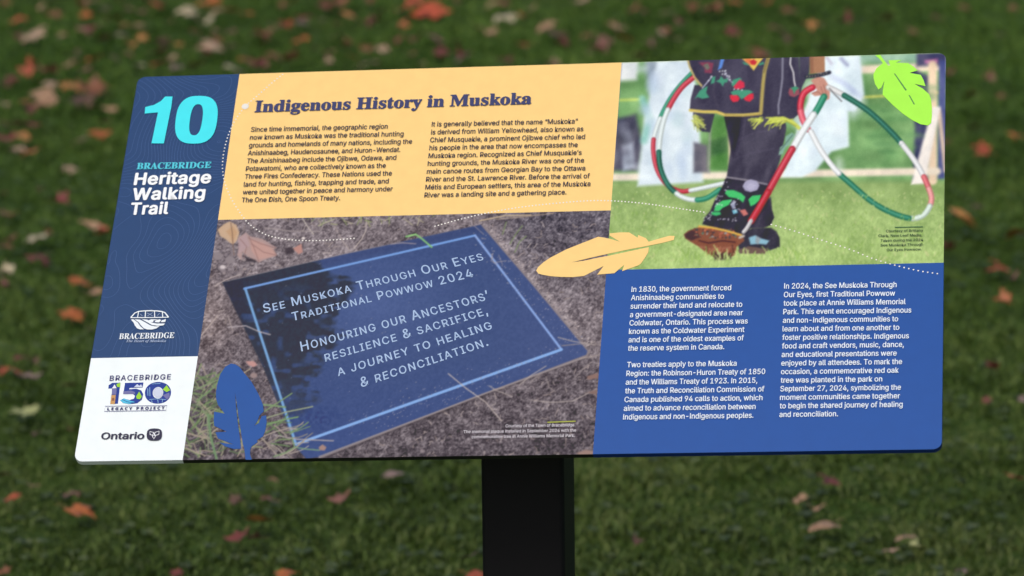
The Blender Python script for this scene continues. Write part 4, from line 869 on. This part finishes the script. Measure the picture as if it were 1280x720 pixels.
def leaf_mat(k):
    if k in leaf_mats: return leaf_mats[k]
    m, t, b = node_mat('leaf_' + k.replace(' ', '_')); a, d = LEAF[k]
    tc = t.nodes.new('ShaderNodeTexCoord'); nz = t.nodes.new('ShaderNodeTexNoise'); nz.inputs['Scale'].default_value = 3.0; nz.inputs['Detail'].default_value = 5
    oi = t.nodes.new('ShaderNodeObjectInfo'); ad = t.nodes.new('ShaderNodeVectorMath'); ad.operation = 'ADD'
    t.links.new(tc.outputs['Object'], ad.inputs[0]); t.links.new(oi.outputs['Location'], ad.inputs[1]); t.links.new(ad.outputs[0], nz.inputs['Vector'])
    r_ = t.nodes.new('ShaderNodeValToRGB'); e = r_.color_ramp.elements; e[0].position = .36; e[1].position = .62; e[0].color = (*d, 1); e[1].color = (*a, 1)
    t.links.new(nz.outputs['Fac'], r_.inputs['Fac']); t.links.new(r_.outputs['Color'], b.inputs['Base Color']); b.inputs['Roughness'].default_value = .55
    leaf_mats[k] = m; return m

HALF = [(0, 1), (.09, .8), (.2, .78), (.15, .45), (.33, .56), (.45, .52), (.85, .56), (.72, .38), (.8, .3), (.5, .12), (.62, -.04), (.58, -.22), (.25, -.18), (.03, -.26)]
OVAL = [(0, 1), (.12, .84), (.27, .58), (.36, .25), (.37, 0), (.30, -.28), (.16, -.5), (.03, -.6)]
def leaf_mesh(shape, curl, fold, key, seed):
    rr = random.Random(seed); half = HALF if shape == 'maple' else OVAL
    ol = [(x * rr.uniform(.9, 1.1), y * rr.uniform(.94, 1.06)) for x, y in half]; ol = ol + [(-x * rr.uniform(.9, 1.1), y * rr.uniform(.94, 1.06)) for x, y in half[:0:-1]]
    n = len(ol); cy = .1; v = []; f = []
    for s_ in (.34, .68, 1.0):
        for x, y in ol:
            px, py = x * s_, cy + (y - cy) * s_
            z = curl * (px * px + .6 * (py - .2) ** 2) + fold * abs(px) + (rr.uniform(-.03, .03) + .10 * math.sin(px * 5 + seed) * math.sin(py * 4)) * s_
            v.append((px * (1 - .35 * abs(fold)), py, z))
    v.append((0, cy, 0.0)); c_ = len(v) - 1
    for k in range(2):
        for i in range(n): j = (i + 1) % n; f.append((k * n + i, (k + 1) * n + i, (k + 1) * n + j, k * n + j))
    for i in range(n): f.append((c_, i, (i + 1) % n))
    i = len(v); v += [(-.016, -.2, .02), (.016, -.2, .02), (.05, -.75, .10), (.025, -.76, .10)]; f.append((i, i + 1, i + 2, i + 3))
    me = bpy.data.meshes.new('fallen_leaf'); me.from_pydata(v, [], f)
    for p in me.polygons: p.use_smooth = True
    me.materials.append(leaf_mat(key)); return me
VAR = [('maple', .35, .0), ('maple', -.3, .35), ('maple', .2, .6), ('maple', -.45, .1), ('oval', .3, .3), ('oval', -.3, .1)]
LM = {}
O, RO, BR, RB_, DR, CM, DB, TN, PP, CE, OC, MV, YG, DP = 'orange', 'red orange', 'bright red', 'rust brown', 'dark red', 'crimson', 'dark brown', 'tan', 'pale pink', 'cream', 'ochre', 'mauve', 'yellow green', 'dusty pink'
LEAVES = [  # place on the lawn (survey points), width, colour
 (17,25,22,RO),(42,47,34,PP),(67,18,15,DR),(77,45,13,TN),(125,30,17,PP),(125,50,21,RB_),(112,76,24,O),(85,83,22,TN),(62,90,22,RB_),(35,94,24,RO),(10,97,20,DR),(155,43,16,CE),(175,46,14,OC),(152,5,18,DR),(197,6,20,RB_),(212,28,14,OC),(240,15,28,CE),(255,31,29,CE),(292,14,22,RO),(268,1,20,O),(207,57,22,MV),(190,67,30,DR),(197,80,25,RO),(174,81,20,CE),(225,82,21,MV),(270,60,34,PP),(297,87,26,CE),(320,80,22,RB_),(345,33,18,PP),(360,35,16,DR),(378,30,22,MV),(327,46,27,RB_),(370,50,25,O),(361,75,22,RB_),(418,5,30,RB_),(443,22,26,OC),(437,56,16,RB_),(412,67,16,TN),(465,31,20,DR),(480,63,18,PP),(460,78,26,PP),(495,53,18,CM),(520,52,20,RB_),(502,35,16,O),(508,9,38,BR),(531,14,42,BR),(546,50,24,DP),(548,62,20,DR),(578,70,22,MV),(598,35,20,RB_),(630,22,28,CE),(613,5,14,TN),
 (650,56,20,RO),(680,33,20,TN),(656,20,16,RB_),(735,42,18,RB_),(692,43,20,DB),(772,33,20,TN),(783,50,22,O),(760,49,19,DP),(753,64,24,DR),(800,71,22,TN),(835,46,30,PP),(852,30,18,DP),(885,13,32,RB_),(865,12,18,RB_),(920,2,18,O),(960,6,18,RO),(912,40,22,DR),(970,34,20,DR),(1012,36,20,OC),(957,65,32,RB_),(1060,27,22,DR),(1100,24,30,RB_),(1140,38,16,RB_),(1207,9,16,RB_),(1172,21,16,DR),(1240,97,16,RB_),(1269,10,14,RB_),(572,4,14,DR),(706,58,16,DR),(1030,60,18,DB),(1250,44,14,DB),
 (38,80,18,O),(7,107,18,DR),(3,129,16,PP),(48,117,32,TN),(28,126,16,OC),(66,103,20,PP),(64,91,14,DR),(52,133,28,TN),(36,140,22,DR),(90,108,28,OC),(120,115,36,RB_),(96,126,36,DB),(121,133,19,TN),(35,156,36,CM),(7,153,16,DR),(29,170,23,OC),(10,175,25,CM),(26,184,18,PP),(41,187,24,O),(127,154,20,RB_),(104,173,25,PP),(127,169,25,O),(92,211,21,PP),(73,252,23,CM),(7,268,24,RB_),(43,295,33,CE),(115,283,20,TN),(64,293,13,RB_),(132,291,18,RO),(52,320,30,DR),(7,309,22,RB_),(50,235,12,DR),(4,242,12,TN),
 (11,343,24,CE),(7,358,14,DR),(96,353,30,O),(117,364,18,TN),(90,394,28,O),(110,411,12,DB),(10,459,32,RO),(27,446,18,DR),(32,471,26,MV),(42,453,14,DB),(32,513,31,YG),(90,482,18,DR),(43,543,15,DB),(93,538,14,RB_),
 (5,592,16,DR),(16,621,18,RO),(42,607,17,TN),(85,618,26,DP),(92,637,40,O),(290,625,18,DB),(340,625,25,DP),(341,601,14,TN),(425,625,22,DP),(320,652,36,OC),(298,673,26,DR),(316,673,28,DP),(492,592,22,MV),(360,716,28,O),(222,718,18,DR),(5,716,16,RB_),(587,696,22,MV),(588,718,32,RO),
 (1037,599,28,DR),(1001,625,22,TN),(1016,638,22,TN),(1035,655,36,TN),(1130,671,26,TN),(1112,688,18,PP),(1140,683,14,YG),(1270,597,24,RO),(1205,711,16,MV),(796,680,18,DB),
 (1239,101,16,RB_),(1211,120,22,DR),(1250,121,16,RB_),(1217,160,16,DR),(1232,189,24,RO),(1271,169,20,O),(1206,277,36,OC),(1268,292,30,OC),(1188,311,20,DR),(1222,258,14,DB),(1245,328,14,RO),(1185,175,12,DR),
 (6,4,14,RB_),(51,8,11,TN),(66,3,16,RB_),(120,2,22,PP),(187,2,17,TN),(200,7,18,RO),(176,31,13,TN),(105,37,18,DP),(141,25,24,RB_),(139,45,16,DB),(21,47,16,DR),(81,70,15,DB),(142,70,16,DB),(225,54,13,OC),(206,50,13,DR),(130,107,21,O),(68,20,16,RB_),(113,36,12,DR),
 (251,42,20,DR),(320,40,17,RB_),(333,49,19,RB_),(380,22,16,CM),(362,34,18,RO),(368,2,13,O),(410,9,20,DR),(425,3,18,O),(421,30,16,DR),(463,3,18,RB_),(457,63,16,RB_),(322,79,20,CM),(363,74,22,DP),(343,67,18,RB_),(247,83,22,RB_),(262,68,14,CM),
 (572,54,16,TN),(633,5,18,DR),(655,19,14,O),(664,12,16,TN),(634,76,20,DR),(576,71,18,CM),(729,1,18,PP),(789,14,20,RB_),(832,15,13,TN),(765,29,14,RO),(990,14,22,RB_),(987,53,22,DB),(1188,91,15,DR),(10,300,18,DR),(95,67,14,DB),(160,10,14,TN),(105,8,18,RB_),
 (166,58,16,OC),(695,83,19,PP),(835,37,14,RB_),(813,58,18,DB),(139,138,17,TN),(161,69,13,TN),(272,41,14,TN),(516,67,13,RB_),(422,47,18,RB_),(271,13,18,TN),(286,39,18,DP),(1026,33,12,RB_),(108,87,15,DP),(175,15,17,DP),(274,50,16,RB_),(131,11,14,DB),(292,58,15,DB),(807,15,12,DP),(213,73,14,PP),(614,41,16,TN),(305,73,14,O),(396,61,12,RB_),(160,32,18,OC),(439,71,16,O),(403,24,12,DB),(527,80,12,TN),(706,49,16,DB),(306,17,19,O),(110,19,16,O),(471,16,18,RB_),(737,65,12,DB),(352,7,14,RB_),(253,5,18,O),(414,79,13,PP),
 (1240,335,28,RO),(1266,349,20,DP),(1258,378,22,O),(1244,461,20,DR),(1231,498,13,DR),(1276,499,14,MV)]

def region(x, y):
    if y > 575: return ('below the white corner', 0) if x < 240 else ('below the board, left of its post', 0) if x < 650 else ('below the board, right of its post', 0)
    if x > 1182 and y > 66: return ('right of the dancer picture', 1) if y < 326 else ('right of the blue field', 1)
    if x < 172 and y > 84: return ('left of the upper navy sidebar', 1) if y < 215 else ('left of the lower navy sidebar', 1) if y < 449 else ('left of the white corner', 1)
    return ('beyond the board\'s top left corner', 0) if x < 172 else ('above the navy sidebar', 0) if x < 299 else ('above the heading\'s left half', 0) if x < 490 else ('above the heading\'s right half', 0) if x < 778 else ('above the dancer picture', 0) if x < 1182 else ('beyond the top right corner', 0)

ORD = ['first', 'second', 'third', 'fourth', 'fifth', 'sixth', 'seventh', 'eighth', 'ninth', 'tenth', 'eleventh', 'twelfth']; NUM = ['', 'one', 'two', 'three', 'four', 'five', 'six', 'seven', 'eight', 'nine', 'ten', 'eleven', 'twelve', 'thirteen']
groups = {}
for i, (x, y, s_, k) in enumerate(LEAVES): groups.setdefault((('small ' if s_ < 16 else 'large ' if s_ > 29 else '') + k, region(x, y)), []).append(i)
LAB = {}
for (k, (reg, vert)), ids in groups.items():
    ids.sort(key=lambda i: LEAVES[i][1 if vert else 0]); n = len(ids)
    for j, i in enumerate(ids):
        if n == 1: LAB[i] = 'only fallen %s leaf lying %s' % (k, reg)
        else:
            w_ = ('topmost', 'lowest', 'top') if vert else ('leftmost', 'rightmost', 'left')
            pos = w_[0] if j == 0 else w_[1] if j == n - 1 else ORD[j] + (' from top' if vert else ' from left')
            LAB[i] = '%s of %s fallen %s leaves %s' % (pos, NUM[n], k, reg)
        if len(LAB[i].split()) > 16: print('LONG', LAB[i])
rl = random.Random(3)
for i, (x, y, s_, k) in enumerate(LEAVES):
    vi = rl.choice([0, 1, 2, 3, 3, 1, 2, 0]) if s_ < 30 else rl.choice([0, 1, 3])
    if k in (TN, CE, OC) and rl.random() < .5: vi = rl.choice([4, 5])
    if (vi, k) not in LM: LM[(vi, k)] = leaf_mesh(*VAR[vi], k, vi * 17 + len(LM))
    o = bpy.data.objects.new('fallen_leaf', LM[(vi, k)]); COL.objects.link(o)
    p, d = on_lawn(x, y, 0.034); wm_ = s_ * 1.2 * d / FPX
    o.location = p; sc_ = wm_ / (1.45 if VAR[vi][0] == 'maple' else 1.25); o.scale = (sc_, sc_, sc_)
    o.rotation_euler = (rl.uniform(-.35, .25) + R(12), rl.uniform(-.4, .4), rl.uniform(0, 6.28))
    tag(o, LAB[i], 'leaf', 'fallen leaves scattered over the lawn')
